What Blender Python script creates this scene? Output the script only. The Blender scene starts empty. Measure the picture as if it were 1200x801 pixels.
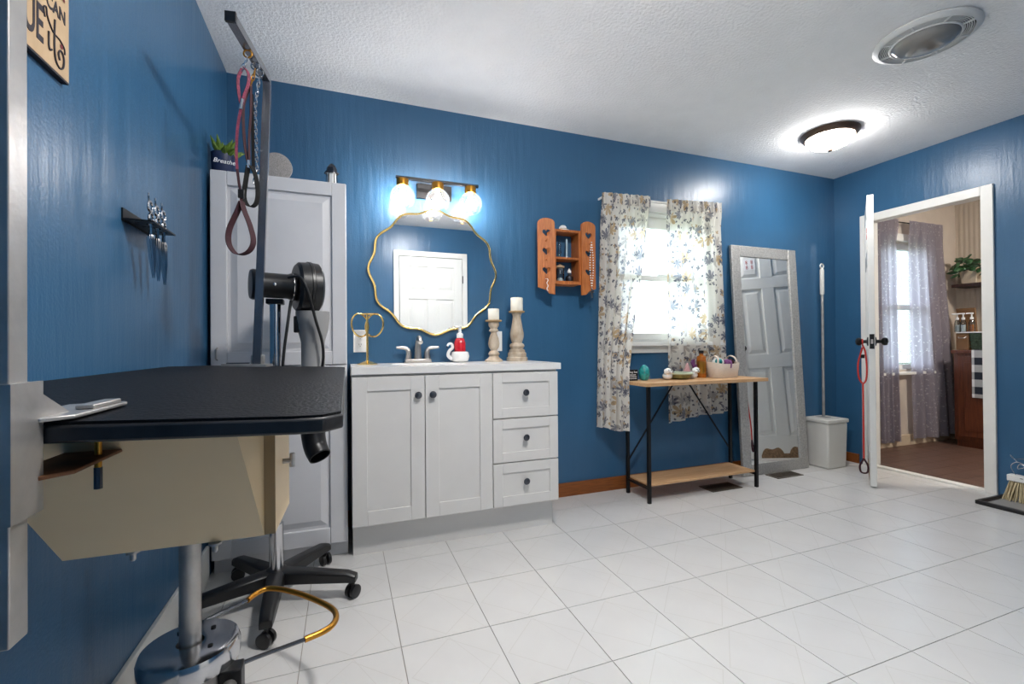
import bpy, bmesh, math, random
from mathutils import Vector, Matrix
random.seed(7)
PI = math.pi
SC = bpy.context.scene
COL = SC.collection

# ------------------------------------------------------------------ camera
F_PX = 528.53
CAM = Vector((0.5512, -2.6453, 0.9895))
YAW, PITCH, ROLL = 0.3568, 0.0061, -0.008
_f = Vector((math.sin(YAW) * math.cos(PITCH), math.cos(YAW) * math.cos(PITCH), math.sin(PITCH)))
_r0 = Vector((math.cos(YAW), -math.sin(YAW), 0)); _u0 = _r0.cross(_f)
_r = math.cos(ROLL) * _r0 + math.sin(ROLL) * _u0
_u = -math.sin(ROLL) * _r0 + math.cos(ROLL) * _u0
cam = bpy.data.objects.new('camera', bpy.data.cameras.new('camera'))
cam.data.sensor_width = 36.0
cam.data.lens = F_PX * 36.0 / 1200.0
cam.data.clip_start = 0.02
M = Matrix.Identity(4)
for i in range(3):
    M[i][0] = _r[i]; M[i][1] = _u[i]; M[i][2] = -_f[i]; M[i][3] = CAM[i]
cam.matrix_world = M
COL.objects.link(cam)
SC.camera = cam

# ------------------------------------------------------------------ world, exposure
SC.view_settings.view_transform = 'Standard'
SC.view_settings.look = 'None'
SC.view_settings.gamma = 1.0
SC.view_settings.use_curve_mapping = False
SC.view_settings.exposure = 2.36
world = bpy.data.worlds.new('overcast_sky'); SC.world = world
world.use_nodes = True
bg = world.node_tree.nodes['Background']
bg.inputs[0].default_value = (0.80, 0.90, 1.0, 1)
bg.inputs[1].default_value = 2.6

BULB = 27.0       # vanity bulbs
DOME = 15.0       # ceiling dome

# ------------------------------------------------------------------ pixel helpers (1200x801 frame)
def ray(x, y): return _f + (x - 600) / F_PX * _r - (y - 400.5) / F_PX * _u
def on(x, y, ax, v):
    d = ray(x, y); return CAM + d * ((v - CAM[ax]) / d[ax])
def on_plane(x, y, p, n):
    d = ray(x, y); p = Vector(p); n = Vector(n)
    return CAM + d * ((p - CAM).dot(n) / d.dot(n))

W = 4.49; H = 2.385; YF = -2.72          # room: x 0..W, y YF..0, z 0..H

# ------------------------------------------------------------------ materials
def lin(c):
    c = c / 255.0
    return c / 12.92 if c <= 0.04045 else ((c + 0.055) / 1.055) ** 2.4
def rgb(t): return (lin(t[0]), lin(t[1]), lin(t[2]), 1.0)
MATS = {}
def mat(name, col, rough=0.5, metal=0.0, var=0.06, vscale=8.0, bump=0.0, bscale=60.0, stretch=(1, 1, 1),
        emit=0.0, ecol=None, coat=0.0, trans=0.0, alpha=1.0, col2=None):
    if name in MATS: return MATS[name]
    m = bpy.data.materials.new(name); m.use_nodes = True
    nt = m.node_tree; b = nt.nodes['Principled BSDF']
    tc = nt.nodes.new('ShaderNodeTexCoord'); mp = nt.nodes.new('ShaderNodeMapping')
    mp.inputs['Scale'].default_value = stretch
    nt.links.new(tc.outputs['Object'], mp.inputs[0])
    nz = nt.nodes.new('ShaderNodeTexNoise'); nz.inputs['Scale'].default_value = vscale; nz.inputs['Detail'].default_value = 4
    nt.links.new(mp.outputs[0], nz.inputs['Vector'])
    mx = nt.nodes.new('ShaderNodeMix'); mx.data_type = 'RGBA'
    c = rgb(col)
    if col2 is None:
        lo = tuple(v * (1 - var) for v in c[:3]) + (1,); hi = tuple(min(1, v * (1 + var)) for v in c[:3]) + (1,)
    else: lo, hi = c, rgb(col2)
    mx.inputs[6].default_value = lo; mx.inputs[7].default_value = hi
    mr = nt.nodes.new('ShaderNodeMapRange'); mr.inputs[1].default_value = 0.3; mr.inputs[2].default_value = 0.7
    nt.links.new(nz.outputs[0], mr.inputs[0]); nt.links.new(mr.outputs[0], mx.inputs[0])
    nt.links.new(mx.outputs[2], b.inputs['Base Color'])
    b.inputs['Roughness'].default_value = rough; b.inputs['Metallic'].default_value = metal
    b.inputs['Coat Weight'].default_value = coat
    b.inputs['Transmission Weight'].default_value = trans
    b.inputs['Alpha'].default_value = alpha
    if bump:
        n2 = nt.nodes.new('ShaderNodeTexNoise'); n2.inputs['Scale'].default_value = bscale; n2.inputs['Detail'].default_value = 3
        nt.links.new(mp.outputs[0], n2.inputs['Vector'])
        bp = nt.nodes.new('ShaderNodeBump'); bp.inputs['Strength'].default_value = bump; bp.inputs['Distance'].default_value = 0.01
        nt.links.new(n2.outputs[0], bp.inputs['Height']); nt.links.new(bp.outputs[0], b.inputs['Normal'])
    if emit:
        b.inputs['Emission Color'].default_value = rgb(ecol or col); b.inputs['Emission Strength'].default_value = emit
    MATS[name] = m
    return m
def glassy(name, tint=(255, 255, 255), refl=0.08, rough=0.0, fres=0.9, milk=0.0):
    m = bpy.data.materials.new(name); m.use_nodes = True
    nt = m.node_tree; nt.nodes.remove(nt.nodes['Principled BSDF'])
    out = nt.nodes['Material Output']
    t = nt.nodes.new('ShaderNodeBsdfTransparent'); t.inputs[0].default_value = rgb(tint)
    g = nt.nodes.new('ShaderNodeBsdfGlossy'); g.inputs['Roughness'].default_value = rough
    fr = nt.nodes.new('ShaderNodeFresnel'); fr.inputs[0].default_value = 1.45
    ad = nt.nodes.new('ShaderNodeMath'); ad.operation = 'MULTIPLY_ADD'; ad.inputs[1].default_value = fres; ad.inputs[2].default_value = refl * 0.3
    ms = nt.nodes.new('ShaderNodeMixShader')
    nt.links.new(fr.outputs[0], ad.inputs[0]); nt.links.new(ad.outputs[0], ms.inputs[0])
    src = t.outputs[0]
    if milk:
        tl = nt.nodes.new('ShaderNodeBsdfTranslucent'); tl.inputs[0].default_value = (1, 1, 1, 1); mk = nt.nodes.new('ShaderNodeMixShader'); mk.inputs[0].default_value = milk
        nt.links.new(t.outputs[0], mk.inputs[1]); nt.links.new(tl.outputs[0], mk.inputs[2]); src = mk.outputs[0]
    nt.links.new(src, ms.inputs[1]); nt.links.new(g.outputs[0], ms.inputs[2])
    nt.links.new(ms.outputs[0], out.inputs[0])
    MATS[name] = m; return m

def wall_paint(name, col, groove_axis=None):
    m = mat(name, col, rough=0.32, var=0.07, vscale=2.2, bump=0.0)
    nt = m.node_tree; b = nt.nodes['Principled BSDF']
    tc = nt.nodes.new('ShaderNodeTexCoord')
    mp = nt.nodes.new('ShaderNodeMapping'); mp.inputs['Scale'].default_value = (14, 14, 1.6)
    nt.links.new(tc.outputs['Object'], mp.inputs[0])
    n1 = nt.nodes.new('ShaderNodeTexNoise'); n1.inputs['Scale'].default_value = 1.6; n1.inputs['Detail'].default_value = 3
    nt.links.new(mp.outputs[0], n1.inputs['Vector'])
    n2 = nt.nodes.new('ShaderNodeTexNoise'); n2.inputs['Scale'].default_value = 130; n2.inputs['Detail'].default_value = 2
    nt.links.new(tc.outputs['Object'], n2.inputs['Vector'])
    b1 = nt.nodes.new('ShaderNodeBump'); b1.inputs['Strength'].default_value = 0.22; b1.inputs['Distance'].default_value = 0.012
    b2 = nt.nodes.new('ShaderNodeBump'); b2.inputs['Strength'].default_value = 0.18; b2.inputs['Distance'].default_value = 0.003
    nt.links.new(n1.outputs[0], b1.inputs['Height']); nt.links.new(n2.outputs[0], b2.inputs['Height'])
    nt.links.new(b1.outputs[0], b2.inputs['Normal']); nt.links.new(b2.outputs[0], b.inputs['Normal'])
    return m
def wood(name, c1, c2, scale=6.0, stretch=(1, 12, 12), rough=0.5):
    return mat(name, c1, rough=rough, col2=c2, vscale=scale, stretch=stretch, bump=0.12, bscale=scale * 4)

wall_paint('blue_wall_paint', (50, 95, 131))
mat('ceiling_texture', (243, 243, 243), 0.9, var=0.02, bump=0.55, bscale=70)
mat('white_paint', (232, 231, 226), 0.4, var=0.02)
mat('door_paint', (228, 228, 224), 0.4, var=0.02, bump=0.05, bscale=40, stretch=(1, 1, .1))
mat('cabinet_laminate', (213, 213, 216), 0.38, var=0.02)
mat('vanity_paint', (219, 217, 214), 0.42, var=0.02)
mat('vanity_top', (228, 227, 225), 0.22, var=0.006)
mat('grout', (150, 146, 138), 0.8)
mat('chrome', (205, 205, 208), 0.14, 1.0, var=0.03)
mat('worn_steel', (184, 181, 178), 0.38, 0.75, var=0.22, vscale=14, bump=0.1, bscale=30)
mat('rusty_steel', (120, 78, 50), 0.55, 0.5, var=0.35, vscale=30)
mat('arm_steel', (128, 130, 136), 0.26, 0.9, var=0.15)
mat('pale_blue', (176, 204, 216), 0.5, var=.03)
mat('dark_steel', (92, 94, 100), 0.3, 1.0, var=0.2)
mat('brushed_nickel', (196, 190, 184), 0.3, 1.0, var=0.05)
mat('gold', (222, 190, 118), 0.22, 1.0, var=0.05)
mat('brass', (196, 140, 58), 0.3, 1.0, var=0.1)
mat('bronze', (84, 66, 54), 0.35, 0.5, var=0.15)
mat('mirror_silver', (236, 238, 240), 0.0, 1.0, var=0.0)
mat('black_plastic', (22, 22, 24), 0.35, var=0.1)
mat('black_metal', (24, 24, 26), 0.4, 0.4, var=0.1)
mat('black_matte', (10, 10, 11), 0.8)
mat('table_rubber', (15, 15, 18), 0.5, var=0.4, vscale=30, bump=0.3, bscale=160)
MATS['table_rubber'].node_tree.nodes['Principled BSDF'].inputs['Specular IOR Level'].default_value = 0.15
mat('table_edge', (30, 30, 33), 0.4, var=0.5, vscale=40)
mat('cream_laminate', (230, 203, 162), 0.45, var=0.03)
mat('tan_edge', (168, 140, 100), 0.55, var=0.08)
mat('grey_plastic', (152, 152, 152), 0.45, var=0.03)
wood('oak_trim', (150, 86, 32), (118, 62, 20), 5, (2, 30, 30))
wood('pine_orange', (196, 118, 58), (160, 86, 36), 8, (14, 14, 1.5))
wood('table_oak', (216, 176, 132), (196, 150, 104), 5, (1.5, 16, 16))
wood('dark_plank', (112, 84, 70), (74, 54, 46), 4, (10, 1.2, 10), 0.4)
wood('hutch_wood', (112, 56, 28), (78, 36, 18), 6, (14, 14, 1.2), 0.35)
wood('shelf_wood', (62, 38, 30), (42, 26, 22), 6, (14, 1.5, 14))
wood('sign_wood', (206, 178, 142), (188, 158, 122), 4, (4, 4, 1))
wood('carved_wood', (206, 194, 176), (160, 140, 116), 26, (1, 1, .5), 0.75)
mat('candle_wax', (240, 236, 222), 0.6, var=0.01)
mat('porcelain', (240, 240, 238), 0.2, var=0.01)
mat('red_liquid', (196, 30, 44), 0.2, var=0.15, vscale=40, coat=.5)
mat('red_cord', (190, 48, 40), 0.7, var=0.2, vscale=200)
mat('maroon_strap', (56, 20, 30), 0.75, var=0.2, vscale=120)
mat('pink_strap', (128, 46, 72), 0.7, var=0.55, vscale=160)
mat('black_strap', (8, 8, 8), 0.9, var=0.2, vscale=120)
mat('navy_pot', (38, 50, 84), 0.45, var=0.06)
mat('white_print', (240, 240, 240), 0.6)
mat('dark_print', (46, 42, 50), 0.7)
mat('maroon_print', (112, 40, 48), 0.7)
mat('leaf_green', (96, 124, 40), 0.5, var=0.35, vscale=40)
mat('pothos_green', (44, 82, 46), 0.4, var=0.4, vscale=20)
mat('speaker_cloth', (150, 146, 144), 0.9, var=0.35, vscale=300)
mat('teal_glaze', (38, 150, 150), 0.2, var=0.4, vscale=60, coat=.5)
mat('amber_liquid', (186, 104, 20), 0.15, var=0.2, coat=.6)
mat('woven_cream', (228, 214, 198), 0.85, var=0.06, vscale=60, bump=0.5, bscale=140, stretch=(1, 1, 3))
mat('pale_green', (186, 200, 176), 0.4)
mat('olive_glass', (120, 112, 64), 0.3, var=.4, vscale=50)
mat('purple_cloth', (120, 66, 120), 0.8, var=0.3, vscale=60)
mat('pink_cloth', (224, 176, 178), 0.8, var=0.2)
mat('bristle', (206, 190, 152), 0.8, var=0.2, vscale=200, stretch=(1, 1, .1))
mat('bin_plastic', (214, 212, 206), 0.4, var=0.02)
mat('silver_leaf_frame', (186, 184, 180), 0.42, 0.55, var=0.22, vscale=90, bump=0.4, bscale=150)
mat('hall_wall', (198, 186, 172), 0.7, var=0.04)
mat('hall_cream', (204, 186, 160), 0.6, var=0.04)
mat('chewed_wood', (140, 112, 84), 0.9, var=0.4, vscale=60, bump=0.6, bscale=120)
mat('ground_grass', (118, 128, 96), 0.95, var=0.3, vscale=2)
mat('bark', (92, 82, 74), 0.9, var=0.3, vscale=12)
mat('vent_metal', (104, 96, 86), 0.5, 0.5, var=.2)
mat('fan_plastic', (214, 215, 214), 0.4, var=0.01)
mat('fan_lens', (136, 134, 130), 0.12, var=0.02, coat=.6)
mat('fan_dark', (40, 40, 42), 0.8)
mat('glow_bulb', (255, 246, 232), 0.4, emit=BULB, ecol=(255, 251, 247))
mat('glow_dome', (255, 250, 240), 0.4, emit=DOME, ecol=(255, 252, 249))
mat('glow_front_dome', (255, 250, 240), 0.4, emit=36.0, ecol=(255, 252, 249))
mat('glow_hall_fill', (255, 244, 226), 0.4, emit=45.0, ecol=(255, 246, 236))  # emission of the added fill lamp in the hall
mat('outlet_slot', (60, 58, 56), 0.6)
mat('green_basket', (62, 78, 62), 0.9, var=.4, vscale=60, bump=.5, bscale=100)
mat('brown_box', (126, 92, 60), 0.7, var=.15)
mat('cross_silver', (176, 172, 168), 0.3, 1.0)
glassy('globe_glass', (252, 252, 252), 0.05, fres=0.35, milk=0.02)
glassy('pane_glass', (244, 250, 252), 0.05)
glassy('jar_glass', (235, 242, 242), 0.25)

def tile_material():
    m = mat('floor_tile', (214, 213, 211), 0.2, var=0.025, vscale=5)
    nt = m.node_tree; b = nt.nodes['Principled BSDF']
    tc = nt.nodes.new('ShaderNodeTexCoord'); sp = nt.nodes.new('ShaderNodeSeparateXYZ')
    nt.links.new(tc.outputs['Object'], sp.inputs[0])
    def mth(op, a, bb=None, c=None):
        n = nt.nodes.new('ShaderNodeMath'); n.operation = op
        for i, v in enumerate((a, bb, c)):
            if v is None: continue
            if isinstance(v, (int, float)): n.inputs[i].default_value = v
            else: nt.links.new(v, n.inputs[i])
        return n.outputs[0]
    ax = mth('ABSOLUTE', sp.outputs[0]); ay = mth('ABSOLUTE', sp.outputs[1])
    s = mth('ADD', ax, ay)
    l1 = mth('LESS_THAN', mth('ABSOLUTE', mth('SUBTRACT', s, 0.138)), 0.0016)
    l2 = mth('LESS_THAN', mth('ABSOLUTE', mth('SUBTRACT', mth('ADD', sp.outputs[0], mth('MULTIPLY', sp.outputs[1], 0.45)), 0.07)), 0.0009)
    lines = mth('MAXIMUM', l1, l2)
    mx = nt.nodes.new('ShaderNodeMix'); mx.data_type = 'RGBA'
    src = b.inputs['Base Color'].links[0].from_socket
    nt.links.new(src, mx.inputs[6]); mx.inputs[7].default_value = rgb((196, 193, 187))
    nt.links.new(mth('MULTIPLY', lines, 0.55), mx.inputs[0])
    nt.links.new(mx.outputs[2], b.inputs['Base Color'])
    nz = nt.nodes.new('ShaderNodeTexNoise'); nz.inputs['Scale'].default_value = 9; nz.inputs['Detail'].default_value = 3
    g = nt.nodes.new('ShaderNodeNewGeometry'); nt.links.new(g.outputs['Position'], nz.inputs['Vector'])
    nt.links.new(mth('MULTIPLY_ADD', nz.outputs[0], 0.08, 0.2), b.inputs['Roughness'])
tile_material()

def curtain_material(name, base, cols, scale, transl, sheer, vines=False):
    m = bpy.data.materials.new(name); m.use_nodes = True; MATS[name] = m
    nt = m.node_tree; nt.nodes.remove(nt.nodes['Principled BSDF']); out = nt.nodes['Material Output']
    def N(t): return nt.nodes.new(t)
    def mth(op, a, bb=None, c=None):
        n = N('ShaderNodeMath'); n.operation = op
        for i, v in enumerate((a, bb, c)):
            if v is None: continue
            if isinstance(v, (int, float)): n.inputs[i].default_value = v
            else: nt.links.new(v, n.inputs[i])
        return n.outputs[0]
    uv = N('ShaderNodeTexCoord').outputs['UV']
    cur = None
    colour = N('ShaderNodeRGB'); colour.outputs[0].default_value = rgb(base); cur = colour.outputs[0]
    for k, (c, sc, petals, size, keep) in enumerate(cols):
        mp = N('ShaderNodeMapping'); mp.inputs['Location'].default_value = (k * 3.7, k * 1.9, 0); mp.inputs['Scale'].default_value = (sc * scale, sc * scale, 1)
        nt.links.new(uv, mp.inputs[0])
        vo = N('ShaderNodeTexVoronoi'); vo.voronoi_dimensions = '2D'; vo.inputs['Scale'].default_value = 1.0; vo.inputs['Randomness'].default_value = 0.85
        nt.links.new(mp.outputs[0], vo.inputs['Vector'])
        sub = N('ShaderNodeVectorMath'); sub.operation = 'SUBTRACT'
        nt.links.new(mp.outputs[0], sub.inputs[0]); nt.links.new(vo.outputs['Position'], sub.inputs[1])
        sp = N('ShaderNodeSeparateXYZ'); nt.links.new(sub.outputs[0], sp.inputs[0])
        sc_ = N('ShaderNodeSeparateColor'); nt.links.new(vo.outputs['Color'], sc_.inputs[0])
        th = mth('ADD', mth('ARCTAN2', sp.outputs[1], sp.outputs[0]), mth('MULTIPLY', sc_.outputs[0], 6.0))
        pet = mth('ABSOLUTE', mth('COSINE', mth('MULTIPLY', th, petals)))
        rad = mth('MULTIPLY', mth('MULTIPLY_ADD', mth('POWER', pet, 0.7), 0.8, 0.12), size)
        # leaves lean to one side of the stem
        rad = mth('MULTIPLY', rad, mth('MULTIPLY_ADD', mth('COSINE', th), 0.35, 0.65))
        rr = mth('SQRT', mth('ADD', mth('POWER', sp.outputs[0], 2.0), mth('POWER', sp.outputs[1], 2.0)))
        mask = mth('MULTIPLY', mth('LESS_THAN', rr, rad), mth('LESS_THAN', sc_.outputs[1], keep))
        mask = mth('MULTIPLY', mask, 0.85)
        mx = N('ShaderNodeMix'); mx.data_type = 'RGBA'
        nt.links.new(mask, mx.inputs[0]); nt.links.new(cur, mx.inputs[6]); mx.inputs[7].default_value = rgb(c)
        cur = mx.outputs[2]
    if vines:
        mp = N('ShaderNodeMapping'); mp.inputs['Scale'].default_value = (9, 4.5, 1); nt.links.new(uv, mp.inputs[0])
        vo = N('ShaderNodeTexVoronoi'); vo.voronoi_dimensions = '2D'; vo.feature = 'DISTANCE_TO_EDGE'; vo.inputs['Scale'].default_value = 1.0
        nt.links.new(mp.outputs[0], vo.inputs['Vector'])
        mask = mth('MULTIPLY', mth('LESS_THAN', vo.outputs['Distance'], 0.008), 0.5)
        mx = N('ShaderNodeMix'); mx.data_type = 'RGBA'
        nt.links.new(mask, mx.inputs[0]); nt.links.new(cur, mx.inputs[6]); mx.inputs[7].default_value = rgb((206, 202, 204))
        cur = mx.outputs[2]
    d = N('ShaderNodeBsdfDiffuse'); t = N('ShaderNodeBsdfTranslucent'); tr = N('ShaderNodeBsdfTransparent')
    nt.links.new(cur, d.inputs[0]); nt.links.new(cur, t.inputs[0])
    m1 = N('ShaderNodeMixShader'); m1.inputs[0].default_value = transl
    m2 = N('ShaderNodeMixShader'); m2.inputs[0].default_value = sheer
    nt.links.new(d.outputs[0], m1.inputs[1]); nt.links.new(t.outputs[0], m1.inputs[2])
    nt.links.new(m1.outputs[0], m2.inputs[1]); nt.links.new(tr.outputs[0], m2.inputs[2])
    nt.links.new(m2.outputs[0], out.inputs[0])
curtain_material('leaf_curtain', (242, 237, 228),
                 [((190, 182, 176), .9, 4.5, .66, .40), ((120, 120, 132), 1.0, 4.5, .58, .36), ((204, 174, 130), .8, 3.5, .50, .32),
                  ((92, 92, 106), 1.9, 2.5, .48, .36), ((196, 166, 128), 2.2, 2.5, .44, .22), ((84, 86, 100), 3.2, 1.0, .40, .26)], 9.0, 0.42, 0.03)
curtain_material('vine_curtain', (164, 158, 168), [((216, 210, 214), 4.0, 1.5, .36, .22), ((220, 214, 216), 2.4, 2.5, .26, .2)], 9.0, 0.55, 0.03, vines=True)

def gingham():
    m = mat('gingham', (230, 228, 224), 0.9); nt = m.node_tree; b = nt.nodes['Principled BSDF']
    tc = nt.nodes.new('ShaderNodeTexCoord'); sp = nt.nodes.new('ShaderNodeSeparateXYZ'); nt.links.new(tc.outputs['Object'], sp.inputs[0])
    def mth(op, a, bb=None):
        n = nt.nodes.new('ShaderNodeMath'); n.operation = op
        for i, v in enumerate((a, bb)):
            if v is None: continue
            if isinstance(v, (int, float)): n.inputs[i].default_value = v
            else: nt.links.new(v, n.inputs[i])
        return n.outputs[0]
    a = mth('LESS_THAN', mth('FRACT', mth('MULTIPLY', sp.outputs[1], 7.5)), 0.5)
    c = mth('LESS_THAN', mth('FRACT', mth('MULTIPLY', sp.outputs[2], 7.5)), 0.5)
    s = mth('MULTIPLY', mth('ADD', a, c), 0.5)
    mx = nt.nodes.new('ShaderNodeMix'); mx.data_type = 'RGBA'
    mx.inputs[6].default_value = rgb((232, 230, 226)); mx.inputs[7].default_value = rgb((34, 40, 52))
    nt.links.new(s, mx.inputs[0]); nt.links.new(mx.outputs[2], b.inputs['Base Color'])
gingham()

def panel_wall():
    m = mat('hall_panel', (196, 182, 164), 0.6, var=0.04); nt = m.node_tree; b = nt.nodes['Principled BSDF']
    tc = nt.nodes.new('ShaderNodeTexCoord'); wv = nt.nodes.new('ShaderNodeTexWave'); wv.bands_direction = 'Y'
    wv.inputs['Scale'].default_value = 8.0; nt.links.new(tc.outputs['Object'], wv.inputs['Vector'])
    bp = nt.nodes.new('ShaderNodeBump'); bp.inputs['Strength'].default_value = 0.3; bp.inputs['Distance'].default_value = 0.01
    nt.links.new(wv.outputs['Fac'], bp.inputs['Height']); nt.links.new(bp.outputs[0], b.inputs['Normal'])
panel_wall()

# ------------------------------------------------------------------ mesh builder
class B:
    def __init__(s): s.bm = bmesh.new(); s.uv = None
    def box(s, x0, x1, y0, y1, z0, z1):
        x0, x1 = min(x0, x1), max(x0, x1); y0, y1 = min(y0, y1), max(y0, y1); z0, z1 = min(z0, z1), max(z0, z1)
        v = [s.bm.verts.new(p) for p in ((x0, y0, z0), (x1, y0, z0), (x1, y1, z0), (x0, y1, z0), (x0, y0, z1), (x1, y0, z1), (x1, y1, z1), (x0, y1, z1))]
        for f in ((0, 3, 2, 1), (4, 5, 6, 7), (0, 1, 5, 4), (1, 2, 6, 5), (2, 3, 7, 6), (3, 0, 4, 7)): s.bm.faces.new([v[i] for i in f])
        return s
    def obox(s, c, ax, ay, az, hx, hy, hz):
        c, ax, ay, az = Vector(c), Vector(ax), Vector(ay), Vector(az)
        v = [s.bm.verts.new(c + ax * (hx * i) + ay * (hy * j) + az * (hz * k)) for k in (-1, 1) for i, j in ((-1, -1), (1, -1), (1, 1), (-1, 1))]
        for f in ((0, 3, 2, 1), (4, 5, 6, 7), (0, 1, 5, 4), (1, 2, 6, 5), (2, 3, 7, 6), (3, 0, 4, 7)): s.bm.faces.new([v[i] for i in f])
        return s
    def bar(s, p0, p1, w, h, up=(0, 0, 1)):
        p0, p1 = Vector(p0), Vector(p1); d = (p1 - p0); L = d.length; d.normalize()
        sd = d.cross(Vector(up))
        if sd.length < 1e-4: sd = d.cross(Vector((1, 0, 0)))
        sd.normalize(); u = sd.cross(d)
        return s.obox((p0 + p1) / 2, d, sd, u, L / 2, w / 2, h / 2)
    def tube(s, pts, r, seg=10, closed=False, cap=True):
        pts = [Vector(p) for p in pts]; n = len(pts)
        rs = r if isinstance(r, (list, tuple)) else [r] * n
        T = []
        for i in range(n):
            a = pts[(i - 1) % n] if (closed or i > 0) else pts[i]; b = pts[(i + 1) % n] if (closed or i < n - 1) else pts[i]
            t = (b - a); t = t.normalized() if t.length > 1e-9 else Vector((0, 0, 1)); T.append(t)
        nrm = T[0].orthogonal().normalized(); rings = []
        for i in range(n):
            nrm = (nrm - T[i] * nrm.dot(T[i]))
            nrm = nrm.normalized() if nrm.length > 1e-6 else T[i].orthogonal().normalized()
            bn = T[i].cross(nrm)
            rings.append([s.bm.verts.new(pts[i] + (nrm * math.cos(2 * PI * k / seg) + bn * math.sin(2 * PI * k / seg)) * rs[i]) for k in range(seg)])
        for i in range(n - 1 + (1 if closed else 0)):
            a, b = rings[i], rings[(i + 1) % n]
            off = 0
            if closed and i == n - 1:
                off = min(range(seg), key=lambda o: (b[o].co - a[0].co).length)
            for k in range(seg): s.bm.faces.new((a[k], a[(k + 1) % seg], b[(k + 1 + off) % seg], b[(k + off) % seg]))
        if not closed and cap:
            s.bm.faces.new(list(reversed(rings[0]))); s.bm.faces.new(rings[-1])
        return s
    def cyl(s, p0, p1, r0, r1=None, seg=20): return s.tube([p0, p1], [r0, r0 if r1 is None else r1], seg)
    def lathe(s, prof, c=(0, 0, 0), axis=(0, 0, 1), seg=28, cap=True):
        c = Vector(c); a = Vector(axis).normalized(); n = a.orthogonal().normalized(); b = a.cross(n)
        rings = []
        for r, z in prof:
            rings.append([s.bm.verts.new(c + a * z + (n * math.cos(2 * PI * k / seg) + b * math.sin(2 * PI * k / seg)) * max(r, 1e-4)) for k in range(seg)])
        for i in range(len(rings) - 1):
            for k in range(seg): s.bm.faces.new((rings[i][k], rings[i][(k + 1) % seg], rings[i + 1][(k + 1) % seg], rings[i + 1][k]))
        if cap: s.bm.faces.new(list(reversed(rings[0]))); s.bm.faces.new(rings[-1])
        return s
    def ball(s, c, r, seg=16, rings=10):
        rx, ry, rz = (r, r, r) if isinstance(r, (int, float)) else r
        res = bmesh.ops.create_uvsphere(s.bm, u_segments=seg, v_segments=rings, radius=1.0)
        for v in res['verts']: v.co = Vector((c[0] + v.co.x * rx, c[1] + v.co.y * ry, c[2] + v.co.z * rz))
        return s
    def prism(s, poly, d):
        """poly: list of 3D points (planar), extruded by vector d"""
        d = Vector(d); a = [s.bm.verts.new(Vector(p)) for p in poly]; b = [s.bm.verts.new(Vector(p) + d) for p in poly]; n = len(poly)
        s.bm.faces.new(list(reversed(a))); s.bm.faces.new(b)
        for i in range(n): s.bm.faces.new((a[i], a[(i + 1) % n], b[(i + 1) % n], b[i]))
        return s
    def holed(s, outer, holes, f, d):
        """plate with holes: 2D loops mapped by f(u,v)->3D, extruded by d"""
        d = Vector(d); edges = []; loops = []
        for lp in [outer] + holes:
            vs = [s.bm.verts.new(f(*p)) for p in lp]; loops.append(vs)
            edges += [s.bm.edges.new((vs[i], vs[(i + 1) % len(vs)])) for i in range(len(vs))]
        fs = bmesh.ops.triangle_fill(s.bm, use_beauty=True, use_dissolve=False, edges=edges)
        faces = [g for g in fs['geom'] if isinstance(g, bmesh.types.BMFace)]
        mp = {}
        for lp in loops:
            for v in lp: mp[v] = s.bm.verts.new(v.co + d)
        for fc in faces: s.bm.faces.new([mp[v] for v in reversed(fc.verts)])
        for lp in loops:
            for i in range(len(lp)):
                a, b = lp[i], lp[(i + 1) % len(lp)]; s.bm.faces.new((a, b, mp[b], mp[a]))
        return s
    def ribbon(s, pts, w, th, side):
        """flat strap swept along pts; width along `side`"""
        side = Vector(side).normalized(); pts = [Vector(p) for p in pts]; n = len(pts); R = []
        for i in range(n):
            t = (pts[min(n - 1, i + 1)] - pts[max(0, i - 1)]).normalized(); u = t.cross(side).normalized()
            R.append([s.bm.verts.new(pts[i] + side * (a * w / 2) + u * (b * th / 2)) for a, b in ((-1, -1), (1, -1), (1, 1), (-1, 1))])
        for i in range(n - 1):
            for k in range(4): s.bm.faces.new((R[i][k], R[i][(k + 1) % 4], R[i + 1][(k + 1) % 4], R[i + 1][k]))
        s.bm.faces.new(list(reversed(R[0]))); s.bm.faces.new(R[-1])
        return s
    def grid(s, f, nu, nv, uvs=(1, 1)):
        s.uv = s.bm.loops.layers.uv.new('UVMap')
        V = [[s.bm.verts.new(f(i / nu, j / nv)) for i in range(nu + 1)] for j in range(nv + 1)]
        for j in range(nv):
            for i in range(nu):
                fc = s.bm.faces.new((V[j][i], V[j][i + 1], V[j + 1][i + 1], V[j + 1][i]))
                for lp, (a, b) in zip(fc.loops, ((i, j), (i + 1, j), (i + 1, j + 1), (i, j + 1))):
                    lp[s.uv].uv = (a / nu * uvs[0], b / nv * uvs[1])
        return s
    def build(s, name, m, parent=None, bevel=0.0, sharp=40, flip=True, loc=None, local=False):
        bm = s.bm
        if flip: bmesh.ops.recalc_face_normals(bm, faces=bm.faces[:])
        me = bpy.data.meshes.new(name)
        if loc is not None: bmesh.ops.translate(bm, verts=bm.verts[:], vec=-Vector(loc))
        if parent is not None and not local:
            inv = ROOTM.get(parent.name, Matrix.Identity(4)).inverted()
            bmesh.ops.transform(bm, matrix=inv, verts=bm.verts[:])
        bm.to_mesh(me); bm.free()
        me.polygons.foreach_set('use_smooth', [True] * len(me.polygons))
        me.set_sharp_from_angle(angle=math.radians(sharp))
        me.materials.append(MATS[m])
        o = bpy.data.objects.new(name, me); COL.objects.link(o)
        if loc is not None: o.location = loc
        if parent is not None:
            o.parent = parent; ROOTM[o.name] = ROOTM.get(parent.name, Matrix.Identity(4))
        else: ROOTM[o.name] = Matrix.Translation(loc) if loc is not None else Matrix.Identity(4)
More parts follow.
